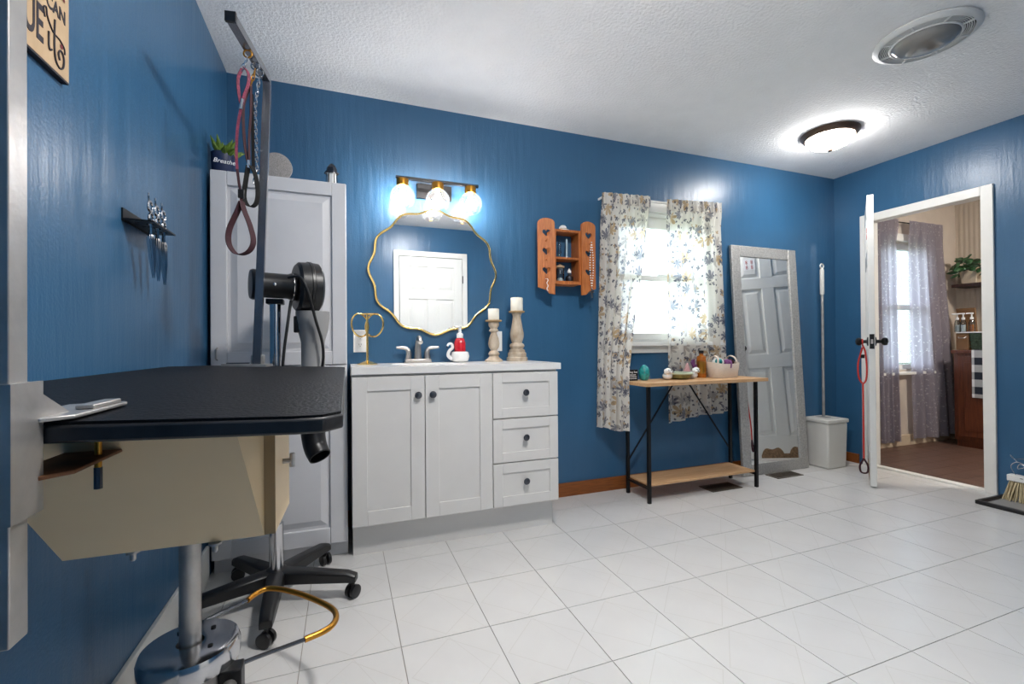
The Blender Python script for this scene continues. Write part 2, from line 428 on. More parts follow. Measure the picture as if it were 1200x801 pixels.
        if bevel:
            md = o.modifiers.new('bevel', 'BEVEL'); md.width = bevel; md.segments = 2; md.limit_method = 'ANGLE'; md.angle_limit = math.radians(35); md.harden_normals = False
        return o
ROOTM = {}
def tag(o, label, cat, group=None):
    o['label'] = label; o['category'] = cat
    if group: o['group'] = group
    return o
def thing(name, label, cat, loc=(0, 0, 0), group=None, rot=None):
    o = bpy.data.objects.new(name, None); COL.objects.link(o); o.empty_display_size = 0.1
    m = Matrix.Translation(Vector(loc))
    if rot is not None: m = m @ rot.to_4x4()
    o.matrix_world = m; ROOTM[o.name] = m
    return tag(o, label, cat, group)
def struct(o): o['kind'] = 'structure'; return o
def sroot(name, loc=(0, 0, 0)):
    o = bpy.data.objects.new(name, None); COL.objects.link(o); o.location = loc
    ROOTM[o.name] = Matrix.Translation(Vector(loc)); o['kind'] = 'structure'; return o
def text(name, body, m, size, p, right, up, parent=None, shear=0.0, extrude=0.0004, align='CENTER', bold=0.0, xs=1.0):
    cu = bpy.data.curves.new(name, 'FONT'); cu.body = body; cu.size = size; cu.extrude = extrude; cu.shear = shear
    cu.align_x = align; cu.align_y = 'CENTER'; cu.offset = bold; cu.resolution_u = 4
    t = bpy.data.objects.new(name + '_tmp', cu); COL.objects.link(t)
    dg = bpy.context.evaluated_depsgraph_get()
    me = bpy.data.meshes.new_from_object(t.evaluated_get(dg)); me.name = name
    bpy.data.objects.remove(t)
    r, u = Vector(right).normalized(), Vector(up).normalized(); n = r.cross(u)
    mm = Matrix.Identity(4)
    for i in range(3): mm[i][0] = r[i] * xs; mm[i][1] = u[i]; mm[i][2] = n[i]; mm[i][3] = p[i]
    if parent is not None: mm = ROOTM[parent.name].inverted() @ mm
    me.transform(mm); me.materials.clear(); me.materials.append(MATS[m])
    o = bpy.data.objects.new(name, me); COL.objects.link(o)
    if parent is not None: o.parent = parent; ROOTM[o.name] = ROOTM[parent.name]
    return o
def arc(c, r, a0, a1, n, ax=(1, 0, 0), ay=(0, 0, 1)):
    c, ax, ay = Vector(c), Vector(ax), Vector(ay)
    return [c + ax * (r * math.cos(a0 + (a1 - a0) * i / n)) + ay * (r * math.sin(a0 + (a1 - a0) * i / n)) for i in range(n + 1)]
def smooth(pts, n=6):
    pts = [Vector(p) for p in pts]; out = []
    for i in range(len(pts) - 1):
        p0 = pts[max(0, i - 1)]; p1 = pts[i]; p2 = pts[i + 1]; p3 = pts[min(len(pts) - 1, i + 2)]
        for k in range(n):
            t = k / n
            out.append(0.5 * ((2 * p1) + (p2 - p0) * t + (2 * p0 - 5 * p1 + 4 * p2 - p3) * t * t + (3 * p1 - p0 - 3 * p2 + p3) * t ** 3))
    out.append(pts[-1]); return out

# ================================================================== SETTING
T = 0.3048; OX = 0.7226 - 3 * T; OY = -0.5122 + 2 * T
fl = struct(B().box(0, W + .14, YF, 0, -.06, -.003).build('floor', 'grout'))
def tiles():
    xs = [0] + [OX + i * T for i in range(0, 20) if 0.01 < OX + i * T < W] + [W]
    ys = [0] + [OY - j * T for j in range(0, 20) if YF < OY - j * T < -0.01] + [YF]
    shared = {}
    for i in range(len(xs) - 1):
        for j in range(len(ys) - 1):
            x0, x1, y1, y0 = xs[i], xs[i + 1], ys[j], ys[j + 1]
            w, d = round(x1 - x0, 4), round(y1 - y0, 4)
            key = (w, d); g = .0014
            cx, cy = (x0 + x1) / 2, (y0 + y1) / 2
            if key not in shared:
                o = B().box(x0 + g, x1 - g, y0 + g, y1 - g, -.003, 0).build('tile', 'floor_tile', loc=(cx, cy, 0))
                o.parent = fl; shared[key] = o
            else:
                o = shared[key].copy(); COL.objects.link(o); o.location = (cx, cy, 0); o.parent = fl
tiles()
struct(B().box(-.1, W + .14, YF - .1, .14, H, H + .08).build('ceiling', 'ceiling_texture'))
struct(B().box(-.12, 0, YF - .1, .14, -.06, H).build('wall_left', 'blue_wall_paint'))
# window opening
WX0, WX1, WZ0, WZ1 = 2.30, 3.12, 1.00, 1.93
b = B(); b.box(0, WX0, 0, .14, -.06, H); b.box(WX1, W, 0, .14, -.06, H); b.box(WX0, WX1, 0, .14, -.06, WZ0); b.box(WX0, WX1, 0, .14, WZ1, H)
struct(b.build('wall_back', 'blue_wall_paint'))
# right wall with doorway
DY0, DY1, DZ = -0.962, -0.262, 1.955
b = B(); b.box(W, W + .12, YF - .1, DY0 - .02, -.06, H); b.box(W, W + .12, DY1 + .02, .14, -.06, H); b.box(W, W + .12, DY0 - .02, DY1 + .02, DZ + .02, H)
struct(b.build('wall_right', 'blue_wall_paint'))
struct(B().box(0, W + .12, YF - .1, YF, -.06, H).build('wall_front', 'blue_wall_paint'))
# baseboards
struct(B().box(0.566, 4.474, -.014, 0, 0, .087).build('baseboard_back', 'oak_trim', bevel=.002))
struct(B().box(0, .013, YF, -.4, 0, .15).build('baseboard_left', 'white_paint', bevel=.002))
b = B(); b.box(W - .013, W, -.18, -.014, 0, .075)
struct(b.build('baseboard_right', 'oak_trim', bevel=.002))

# --- window 1
w1 = sroot('window_1', (2.71, 0, 1.0))
b = B()
b.box(WX0 - .065, WX0 + .01, -.02, 0.0, WZ0 - .0, WZ1 + .07); b.box(WX1 - .01, WX1 + .065, -.02, 0.0, WZ0 - .0, WZ1 + .07)
b.box(WX0 + .01, WX1 - .01, -.02, 0, WZ1 - .01, WZ1 + .07)
b.build('casing', 'white_paint', w1, bevel=.003)
b = B(); b.box(WX0 - .08, WX1 + .08, -.05, .03, WZ0 - .028, WZ0); b.build('sill', 'white_paint', w1, bevel=.004)
b = B(); b.box(WX0 - .065, WX1 + .065, -.018, 0, WZ0 - .075, WZ0 - .028); b.build('apron', 'white_paint', w1, bevel=.002)
b = B(); b.box(WX0, WX0 + .02, .0, .13, WZ0, WZ1); b.box(WX1 - .02, WX1, 0, .13, WZ0, WZ1); b.box(WX0 + .02, WX1 - .02, 0, .13, WZ1 - .02, WZ1); b.box(WX0 + .02, WX1 - .02, .03, .13, WZ0, WZ0 + .02)
b.build('jamb', 'white_paint', w1)
def sash(parent, x0, x1, z0, z1, y, rw, rb, rt, m='white_paint'):
    b = B(); b.box(x0, x0 + rw, y, y + .03, z0, z1); b.box(x1 - rw, x1, y, y + .03, z0, z1)
    b.box(x0 + rw, x1 - rw, y, y + .03, z0, z0 + rb); b.box(x0 + rw, x1 - rw, y, y + .03, z1 - rt, z1)
    s = b.build('sash', m, parent, bevel=.003)
    B().box(x0 + rw, x1 - rw, y + .012, y + .018, z0 + rb, z1 - rt).build('pane', 'pane_glass', s)
    return s
sash(w1, WX0 + .02, WX1 - .02, 1.02, 1.475, .035, .045, .045, .035)
sash(w1, WX0 + .02, WX1 - .02, 1.45, 1.91, .07, .045, .035, .08)
B().box(2.67, 2.75, .015, .035, 1.475, 1.49).build('sash_lock', 'white_paint', w1)

# --- door panel builder: slab with stiles/rails and raised panels, local x along width, z up, thickness along y
def panel_door(root, w, h, t, mt='door_paint', cols=2):
    rails = [(0, .20), (.80, .92), (1.52, 1.62), (h - .11, h)]
    st = .10; mid = .10
    b = B()
    b.box(0, st, -t / 2, t / 2, 0, h); b.box(w - st, w, -t / 2, t / 2, 0, h)
    for z0, z1 in rails: b.box(st, w - st, -t / 2, t / 2, z0, z1)
    for k in range(3): b.box(w / 2 - mid / 2, w / 2 + mid / 2, -t / 2, t / 2, rails[k][1], rails[k + 1][0])
    b.build('leaf_frame', mt, root, local=True, bevel=.002)
    for k in range(3):
        for x0, x1 in ((st, w / 2 - mid / 2), (w / 2 + mid / 2, w - st)):
            z0, z1 = rails[k][1], rails[k + 1][0]
            p = B(); p.box(x0, x1, -t / 2 + .011, t / 2 - .011, z0, z1)
            i1, i2 = .014, .042
            for sg in (-1, 1):
                y0 = sg * (t / 2 - .011); y1 = sg * (t / 2 - .003)
                a = [Vector((x, y0, z)) for x, z in ((x0 + i1, z0 + i1), (x1 - i1, z0 + i1), (x1 - i1, z1 - i1), (x0 + i1, z1 - i1))]
                c = [Vector((x, y1, z)) for x, z in ((x0 + i2, z0 + i2), (x1 - i2, z0 + i2), (x1 - i2, z1 - i2), (x0 + i2, z1 - i2))]
                va = [p.bm.verts.new(q) for q in a]; vc = [p.bm.verts.new(q) for q in c]
                p.bm.faces.new(vc)
                for q in range(4): p.bm.faces.new((va[q], va[(q + 1) % 4], vc[(q + 1) % 4], vc[q]))
            p.build('panel', mt, root, local=True, sharp=8)
# door 1: open leaf of the right-hand doorway
HX, HY = 4.452, -0.283
ang = math.atan2(-0.633 - HY, 3.905 - HX)
d1 = bpy.data.objects.new('door_1', None); COL.objects.link(d1); d1['kind'] = 'structure'
d1.matrix_world = Matrix.Translation((HX, HY, .012)) @ Matrix.Rotation(ang, 4, 'Z'); ROOTM['door_1'] = d1.matrix_world.copy()
DWD = .655; DT = .036; DHT = 1.975
panel_door(d1, DWD, DHT, DT)
# local +y is the side turned to the doorway (camera right), -y the side turned to the back wall mirror
for sg in (-1, 1):
    k = B(); k.lathe([(.030, 0), (.030, .006), (.012, .010), (.011, .032), (.024, .040), (.028, .052), (.022, .066), (.006, .072)], (DWD - .06, sg * DT / 2, .98), (0, sg, 0), 16)
    k.build('door_knob', 'black_metal', d1, local=True)
B().box(DWD, DWD + .003, -.013, .013, .93, 1.03).build('latch_plate', 'black_metal', d1, local=True)
B().box(DWD + .003, DWD + .012, -.006, .006, .965, .995).build('latch_bolt', 'brushed_nickel', d1, local=True)
for z in (.2, 1.0, 1.75): B().cyl((0, .022, z), (0, .022, z + .09), .006, seg=8).build('hinge', 'black_metal', d1, local=True)
SM = -1   # mirror-facing local side
# chewed patches at the foot of the leaf
for x0, x1, hh in ((.09, .30, .10), (.33, .52, .085)):
    pts = []
    n = 12
    for i in range(n + 1):
        u = i / n; pts.append(Vector((x0 + (x1 - x0) * u, SM * (DT / 2), .03 + hh * (math.sin(PI * u) ** .6) * (.8 + .2 * math.sin(9 * u)))))
    pts = [Vector((x0, SM * DT / 2, .006))] + pts + [Vector((x1, SM * DT / 2, .006))]
    B().prism(pts, (0, SM * .0015, 0)).build('chewed_patch', 'chewed_wood', d1, local=True)
B().box(.28, .35, SM * DT / 2, SM * (DT / 2 + .0015), .006, .045).build('chewed_patch', 'chewed_wood', d1, local=True)
st = B().box(DWD - .245, DWD - .145, SM * (DT / 2 - .003), SM * (DT / 2 - .0022), 1.70, 1.80).build('sticker_sheet', 'white_print', d1, local=True)
for i in (-1, 1):
    for j in (-1, 1):
        cx, cz = DWD - .195 + i * .022, 1.75 + j * .024
        b = B(); b.tube(arc((cx, SM * (DT / 2 - .002), cz + .008), .007, 0, 2 * PI, 12)[:-1], .0017, 6, closed=True); b.tube(arc((cx, SM * (DT / 2 - .002), cz - .008), .007, 0, 2 * PI, 12)[:-1], .0017, 6, closed=True)
        b.build('sticker_ring', 'red_cord', st, local=True)
# door frame (trim_1)
t1 = sroot('trim_1', (W, -.6, 0))
cw = .062
for nm, (y0, y1, z0, z1) in {'casing': (DY0 - cw + .012, DY0 + .012, 0, DZ + cw - .012)}.items():
    b = B(); b.box(W - .018, W, y0, y1, z0, z1); b.build('casing_upright', 'white_paint', t1, bevel=.003)
b = B(); b.box(W - .018, W, DY1 - .012, DY1 + cw - .012, 0, DZ + cw - .012); b.build('casing_upright', 'white_paint', t1, bevel=.003)
b = B(); b.box(W - .018, W, DY0 + .012, DY1 - .012, DZ - .012, DZ + cw - .012); b.build('casing_head', 'white_paint', t1, bevel=.003)
b = B(); b.box(W, W + .12, DY0 - .02, DY0, 0, DZ); b.build('jamb', 'white_paint', t1)
b = B(); b.box(W, W + .12, DY1, DY1 + .02, 0, DZ); b.build('jamb', 'white_paint', t1)
b = B(); b.box(W, W + .12, DY0 - .02, DY1 + .02, DZ, DZ + .02); b.build('jamb', 'white_paint', t1)
b = B(); b.box(W - .01, W + .05, DY0, DY1, -.003, .012); b.build('threshold', 'white_paint', t1, bevel=.004)
# door 2 on the opposite wall (seen in the round mirror)
D2X = 1.155
d2 = bpy.data.objects.new('door_2', None); COL.objects.link(d2); d2['kind'] = 'structure'
d2.matrix_world = Matrix.Translation((D2X, YF + .02, .01)); ROOTM['door_2'] = d2.matrix_world.copy()
panel_door(d2, .735, 2.01, .036)
k = B(); k.lathe([(.03, 0), (.03, .006), (.012, .01), (.011, .03), (.026, .04), (.028, .052), (.006, .064)], (.06, .018, .98), (0, 1, 0), 16); k.build('door_knob', 'black_metal', d2, local=True)
for z in (.2, 1.0, 1.72): B().cyl((.742, .02, z), (.742, .02, z + .09), .006, seg=8).build('hinge', 'black_metal', d2, local=True)
t2 = sroot('trim_2', (1.5, YF, 0))
B().box(D2X - .065, D2X - .006, YF, YF + .032, 0, 2.09).build('casing_upright', 'white_paint', t2, bevel=.003)
B().box(D2X + .741, D2X + .80, YF, YF + .032, 0, 2.09).build('casing_upright', 'white_paint', t2, bevel=.003)
B().box(D2X - .006, D2X + .741, YF, YF + .032, 2.028, 2.09).build('casing_head', 'white_paint', t2, bevel=.003)

# --- hall beyond the doorway
HXR = 6.45; HYB = .10; HX0 = W + .12
fh = struct(B().box(HX0 - .0, HXR, YF - .1, HYB, -.06, -.004).build('floor_hall', 'black_matte'))
pw = .12; i = 0; y = HYB
while y > -1.9:
    x = HX0 - random.uniform(0, .9)
    while x < HXR:
        L = 1.15; a, c = max(x, HX0), min(x + L, HXR)
        if c - a > .03: B().box(a + .001, c - .001, y - pw + .001, y - .001, -.004, 0).build('plank', 'dark_plank', fh)
        x += L
    y -= pw
HW0, HW1, HZ0, HZ1 = 5.20, 5.92, .72, 1.95
b = B(); b.box(HX0, HW0, HYB, HYB + .12, -.06, H); b.box(HW1, HXR + .1, HYB, HYB + .12, -.06, H); b.box(HW0, HW1, HYB, HYB + .12, -.06, HZ0); b.box(HW0, HW1, HYB, HYB + .12, HZ1, H)
struct(b.build('wall_hall_back', 'hall_wall'))
struct(B().box(HXR, HXR + .1, YF - .1, HYB, -.06, H).build('wall_hall_right', 'hall_panel'))
struct(B().box(HX0, HXR + .1, YF - .2, YF - .1, -.06, H).build('wall_hall_front', 'hall_wall'))
struct(B().box(HX0, HXR + .1, YF - .2, HYB + .12, H, H + .08).build('ceiling_hall', 'ceiling_texture'))
struct(B().box(HX0, HXR, HYB - .016, HYB, 0, .10).build('baseboard_hall', 'hall_cream', bevel=.002))
w2 = sroot('window_2', (5.56, HYB, .72))
b = B(); b.box(HW0 - .07, HW0, HYB - .018, HYB, HZ0 - .02, HZ1 + .07); b.box(HW1, HW1 + .07, HYB - .018, HYB, HZ0 - .02, HZ1 + .07); b.box(HW0, HW1, HYB - .018, HYB, HZ1, HZ1 + .07)
b.build('casing', 'white_paint', w2, bevel=.003)
B().box(HW0 - .08, HW1 + .08, HYB - .05, HYB + .04, HZ0 - .045, HZ0 - .02).build('sill', 'white_paint', w2, bevel=.003)
sash(w2, HW0, HW1, HZ0, 1.34, HYB + .03, .045, .05, .04); sash(w2, HW0, HW1, 1.31, HZ1, HYB + .065, .045, .04, .06)
# outdoors
struct(B().box(-30, 40, .3, 60, -.7, -.6).build('ground', 'ground_grass'))
def bare_tree(x, y, h, label, seed):
    rd = random.Random(seed); t = thing('bare_tree', label, 'tree', (x, y, -.62), group='bare trees outside the hall window')
    b = B(); b.tube(smooth([(x, y, -.62), (x + .05, y, h * .3), (x - .04, y, h * .7), (x, y, h)]), [.11 - .09 * i / 18 for i in range(19)], 8); b.build('trunk', 'bark', t)
    b = B()
    for k in range(26):
        z = h * rd.uniform(.12, .9); a = rd.uniform(0, 2 * PI); L = rd.uniform(.6, 1.3)
        p0 = Vector((x, y, z)); p1 = p0 + Vector((math.cos(a) * L * .5, math.sin(a) * L * .5, L * .4)); p2 = p1 + Vector((math.cos(a + .4) * L * .4, math.sin(a + .4) * L * .4, L * .5))
        b.tube([p0, p1, p2], [.025, .017, .007], 5)
        for q in range(5):
            a2 = a + rd.uniform(-1, 1); s = p0.lerp(p2, rd.uniform(.3, .9)); b.tube([s, s + Vector((math.cos(a2) * .35, math.sin(a2) * .35, rd.uniform(.1, .4)))], [.009, .004], 4)
    b.build('branches', 'bark', t)
bare_tree(10.3, 4.6, 5.0, 'slender bare tree standing close outside the hall window', 3)
bare_tree(11.9, 5.6, 5.6, 'taller bare tree standing farther off outside the hall window', 9)

# ================================================================== TALL CABINET
CX0, CX1, CYF, CZ = .016, .565, -.388, 1.757
t = thing('tall_cabinet', 'tall white storage cabinet with raised-panel doors in the blue corner', 'cabinet', (.29, -.2, 0))
b = B(); b.box(CX0, CX1, CYF + .02, -.016, .07, CZ); b.build('body', 'cabinet_laminate', t, bevel=.002)
B().box(CX0, CX1, CYF + .05, -.016, 0, .07).build('plinth', 'cabinet_laminate', t)
def raised_door(parent, x0, x1, yf, z0, z1, inset, th=.02, m='cabinet_laminate'):
    b = B(); i = inset
    b.box(x0, x0 + i, yf, yf + th, z0, z1); b.box(x1 - i, x1, yf, yf + th, z0, z1); b.box(x0 + i, x1 - i, yf, yf + th, z0, z0 + i); b.box(x0 + i, x1 - i, yf, yf + th, z1 - i, z1)
    o = b.build('door', m, parent, bevel=.003)
    p = B(); p.box(x0 + i, x1 - i, yf + .012, yf + th, z0 + i, z1 - i)
    a = [(x0 + i + .012, z0 + i + .012), (x1 - i - .012, z0 + i + .012), (x1 - i - .012, z1 - i - .012), (x0 + i + .012, z1 - i - .012)]
    c = [(x0 + i + .04, z0 + i + .04), (x1 - i - .04, z0 + i + .04), (x1 - i - .04, z1 - i - .04), (x0 + i + .04, z1 - i - .04)]
    va = [p.bm.verts.new((x, yf + .012, z)) for x, z in a]; vc = [p.bm.verts.new((x, yf + .001, z)) for x, z in c]
    p.bm.faces.new(vc)
    for q in range(4): p.bm.faces.new((va[q], va[(q + 1) % 4], vc[(q + 1) % 4], vc[q]))
    p.build('raised_panel', m, o, sharp=8)
    return o
du = raised_door(t, CX0, CX1 - .002, CYF, .905, CZ - .004, .062)
dl = raised_door(t, CX0, CX1 - .002, CYF, .075, .900, .075)
for o, z0, z1 in ((du, .935, .985), (dl, .80, .86)):
    b = B(); b.tube([(CX0 + .025, CYF, z0), (CX0 + .025, CYF - .022, z0 + .006), (CX0 + .025, CYF - .022, z1 - .006), (CX0 + .025, CYF, z1)], .004, 8)
    b.build('handle', 'brushed_nickel', o)
# things on the cabinet
PZ = CZ
t = thing('potted_succulent', 'small succulent in a navy pot on the tall cabinet', 'plant', (.054, -.335, PZ))
b = B(); b.lathe([(.040, 0), (.043, .004), (.046, .085), (.043, .086), (.041, .07), (.0, .068)], (.054, -.335, PZ), seg=24); b.build('pot', 'navy_pot', t)
b = B(); rd = random.Random(4)
for k in range(30):
    a = rd.uniform(0, 2 * PI); el = rd.uniform(.3, 1.35); L = rd.uniform(.06, .095)
    p0 = Vector((.054 + math.cos(a) * .012, -.335 + math.sin(a) * .012, PZ + .068)); d = Vector((math.cos(a) * math.cos(el), math.sin(a) * math.cos(el), math.sin(el)))
    if p0.x + d.x * L < .012: d.x *= .2
    b.tube([p0, p0 + d * L * .5, p0 + d * L], [.007, .0125, .001], 6)
b.build('leaves', 'leaf_green', t)
text('lettering', 'Breathe', 'white_print', .026, (.054 + .014, -.335 - .0445, PZ + .038), (.96, .28, 0), (0, 0, 1), t, shear=.3, bold=.0002)
t = thing('round_speaker', 'round grey fabric speaker disc on the tall cabinet behind the leashes', 'speaker', (.275, -.30, PZ))
b = B(); b.lathe([(.02, 0), (.062, .004), (.066, .014), (.064, .026), (.04, .034), (.005, .036)], (.262, -.29, PZ + .066), (0.1, -1, 0.0), 32); b.build('grille', 'speaker_cloth', t)
b = B(); b.box(.235, .29, -.31, -.27, PZ, PZ + .012); b.build('foot', 'grey_plastic', t, bevel=.003)
t = thing('tabletop_lantern', 'small white lighthouse lantern with a dark roof on the tall cabinet', 'lantern', (.50, -.30, PZ))
b = B(); b.lathe([(.026, 0), (.026, .008), (.022, .010), (.021, .062), (.024, .066)], (.50, -.30, PZ), seg=6); b.build('body', 'porcelain', t, sharp=20)
b = B(); b.lathe([(.034, .066), (.036, .070), (.026, .074), (.023, .094), (.014, .108), (.003, .116)], (.50, -.30, PZ), seg=6); b.build('roof', 'dark_steel', t, sharp=20)
for k in range(6):
    a = 2 * PI * k / 6; B().bar((.50 + .0255 * math.cos(a), -.30 + .0255 * math.sin(a), PZ + .008), (.50 + .0235 * math.cos(a), -.30 + .0235 * math.sin(a), PZ + .066), .003, .003).build('post', 'black_metal', t)

# ================================================================== VANITY
VX0, VX1, VF, VT = .583, 1.628, -.455, .857
t = thing('vanity_cabinet', 'white shaker vanity cabinet with two doors and three drawers', 'cabinet', (1.1, -.23, 0))
b = B(); b.box(VX0, VX1, VF + .02, -.016, .15, VT); b.build('carcass', 'vanity_paint', t)
B().box(VX0 + .004, VX1 - .004, -.382, -.05, 0, .15).build('toe_kick', 'vanity_paint', t)
def shaker(name, x0, x1, z0, z1, iw):
    b = B(); y0, y1 = VF, VF + .02
    b.box(x0, x0 + iw, y0, y1, z0, z1); b.box(x1 - iw, x1, y0, y1, z0, z1); b.box(x0 + iw, x1 - iw, y0, y1, z0, z0 + iw); b.box(x0 + iw, x1 - iw, y0, y1, z1 - iw, z1)
    o = b.build(name, 'vanity_paint', t, bevel=.0015)
    B().box(x0 + iw, x1 - iw, y0 + .007, y1, z0 + iw, z1 - iw).build('inset_panel', 'vanity_paint', o)
    return o
def knob(par, x, z):
    b = B(); b.lathe([(.007, 0), (.006, .008), (.014, .013), (.0175, .019), (.014, .024), (.003, .026)], (x, VF, z), (0, -1, 0), 16); b.build('knob', 'dark_steel', par)
XD1, XD2 = .917, 1.260
d = shaker('door', VX0 + .001, XD1 - .002, .158, VT - .012, .066); knob(d, XD1 - .034, .752)
d = shaker('door', XD1 + .002, XD2 - .002, .158, VT - .012, .066); knob(d, XD1 + .036, .752)
for z0, z1 in ((.158, .378), (.384, .606), (.612, VT - .012)):
    d = shaker('drawer', XD2 + .002, VX1, z0, z1, .05); knob(d, (XD2 + VX1) / 2 - .006, (z0 + z1) / 2 + .012)
CT = .891
t = thing('vanity_worktop', 'white vanity worktop with a sink basin under the round mirror', 'worktop', (1.1, -.23, VT))
b = B()
BX, BY, BRX, BRY = .98, -.215, .20, .125
outer = [(VX0, VF - .008), (VX1 + .016, VF - .008), (VX1 + .016, -.002), (VX0, -.002)]
hole = [(BX + BRX * math.cos(2 * PI * k / 28), BY + BRY * math.sin(2 * PI * k / 28)) for k in range(28)]
b.holed(outer, [hole], lambda u, v: Vector((u, v, VT)), (0, 0, CT - VT)); b.build('slab', 'vanity_top', t, bevel=0)
b = B(); prof = [(1, 0), (.97, -.02), (.85, -.028), (.5, -.031), (.02, -.0325)]
rings = [[b.bm.verts.new((BX + BRX * r * math.cos(2 * PI * k / 28), BY + BRY * r * math.sin(2 * PI * k / 28), CT + z)) for k in range(28)] for r, z in prof]
for a, c in zip(rings, rings[1:]):
    for k in range(28): b.bm.faces.new((a[k], a[(k + 1) % 28], c[(k + 1) % 28], c[k]))
b.build('basin', 'porcelain', t)
# faucet
FX, FY = .945, -.055
t = thing('faucet', 'brushed nickel two-handle faucet on the vanity worktop', 'faucet', (FX, FY, CT))
B().box(FX - .075, FX + .075, FY - .024, FY + .024, CT, CT + .022).build('base_plate', 'brushed_nickel', t, bevel=.006)
b = B(); b.tube(smooth([(FX, FY, CT + .02), (FX, FY, CT + .10), (FX, FY - .015, CT + .135), (FX, FY - .06, CT + .14), (FX, FY - .10, CT + .115)]), [.022 - .009 * min(1, i / 10) for i in range(25)], 14); b.build('spout', 'brushed_nickel', t)
for s in (-1, 1):
    b = B(); b.tube(smooth([(FX + s * .055, FY, CT + .02), (FX + s * .052, FY, CT + .06), (FX + s * .068, FY, CT + .083), (FX + s * .12, FY - .004, CT + .088)]), [.019, .018, .017, .016, .0155, .015, .0145, .014, .0135, .013, .012, .0115, .011, .0105, .01, .009, .008, .007, .006], 12); b.build('handle', 'brushed_nickel', t)
# jewellery / towel ring stand
RX, RY = .668, -.13
t = thing('ring_stand', 'gold two-ring hand towel stand beside the tall cabinet', 'towel stand', (RX, RY, CT))
b = B(); b.lathe([(.052, 0), (.052, .004), (.03, .012), (.008, .02), (.006, .03)], (RX, RY, CT)); b.build('base', 'gold', t)
B().cyl((RX, RY, CT + .02), (RX, RY, CT + .27), .006, seg=12).build('stem', 'gold', t)
B().tube([(RX - .035, RY + .01, CT + .268), (RX + .035, RY - .01, CT + .268)], .005, 10).build('crossbar', 'gold', t)
for s, tilt in ((-1, .5), (1, .6)):
    c = Vector((RX + s * .036, RY, CT + .208)); b = B()
    b.tube(arc(c, .06, 0, 2 * PI, 32, (.72, -s * tilt, .12 * s), (0, 0, 1))[:-1], .0045, 8, closed=True); b.build('ring', 'gold', t)
# soap bottle in swan holder
SX, SY = 1.175, -.10
t = thing('swan_holder', 'white ceramic swan soap holder on the vanity worktop', 'figurine', (SX, SY, CT))
b = B(); b.lathe([(.034, 0), (.048, .010), (.054, .035), (.048, .058), (.040, .062), (.038, .05), (.036, .012), (.0, .010)], (SX + .004, SY, CT), seg=24); b.build('body', 'porcelain', t)
b = B(); b.tube(smooth([(SX - .044, SY - .006, CT + .02), (SX - .066, SY - .008, CT + .04), (SX - .060, SY - .008, CT + .066), (SX - .042, SY - .008, CT + .084), (SX - .046, SY - .008, CT + .104), (SX - .062, SY - .008, CT + .106), (SX - .072, SY - .008, CT + .094)]), [.012 - .006 * i / 36 for i in range(37)], 10); b.build('neck', 'porcelain', t)
b = B(); b.tube([(SX - .070, SY - .008, CT + .097), (SX - .077, SY - .008, CT + .082)], [.005, .0015], 8); b.build('beak', 'black_plastic', t)
t = thing('soap_bottle', 'red foaming soap pump bottle standing in the white swan', 'bottle', (SX + .004, SY, CT + .012))
b = B(); b.lathe([(.032, .0), (.033, .01), (.033, .10), (.026, .122), (.018, .128)], (SX + .004, SY, CT + .012), seg=22); b.build('bottle', 'red_liquid', t)
b = B(); b.lathe([(.019, .128), (.020, .15), (.014, .156), (.009, .160), (.009, .186), (.016, .188), (.016, .200), (.003, .202)], (SX + .004, SY, CT + .012), seg=18); b.tube([(SX + .004, SY, CT + .206), (SX - .026, SY - .004, CT + .204)], .007, 8); b.build('pump', 'porcelain', t)
# candle holders
def candlestick(x, y, prof, ztop, rc, hc, label, clabel):
    t = thing('candle_holder', label, 'candle holder', (x, y, CT), group='carved candle holders on the vanity')
    k = len(prof)
    b = B(); b.lathe(prof, (x, y, CT), seg=24); b.build('turned_post', 'carved_wood', t)
    b = B(); b.lathe([(.010, ztop - .012), (.046, ztop - .006), (.050, ztop), (.047, ztop + .004), (.003, ztop + .002)], (x, y, CT)); b.build('drip_tray', 'tan_edge', t)
    c = thing('pillar_candle', clabel, 'candle', (x, y, CT + ztop + .004), group='cream pillar candles on the vanity')
    b = B(); b.lathe([(rc * .97, 0), (rc, .004), (rc, hc - .004), (rc * .94, hc), (.01, hc - .004)], (x, y, CT + ztop + .0042)); b.build('wax', 'candle_wax', c)
    B().cyl((x, y, CT + ztop + hc), (x + .001, y, CT + ztop + hc + .014), .0015, seg=6).build('wick', 'black_matte', c)
K = 1.0
candlestick(1.385, -.10, [(.052, 0), (.054, .008), (.034, .022), (.026, .032), (.034, .045), (.026, .060), (.018, .066), (.030, .085), (.034, .105), (.028, .14), (.018, .165), (.016, .172), (.030, .182), (.020, .196), (.030, .210), (.032, .222), (.030, .232)], .242, .033, .066,
            'short carved wooden candle holder next to the swan soap holder', 'cream pillar candle on the short carved candle holder')
candlestick(1.532, -.10, [(.064, 0), (.064, .022), (.056, .026), (.056, .048), (.048, .054), (.048, .066), (.036, .074), (.046, .090), (.042, .102), (.030, .110), (.040, .14), (.042, .165), (.034, .205), (.026, .25), (.024, .27), (.032, .29)], .298, .037, .080,
            'tall carved wooden candle holder at the end of the vanity', 'cream pillar candle on the tall carved candle holder')
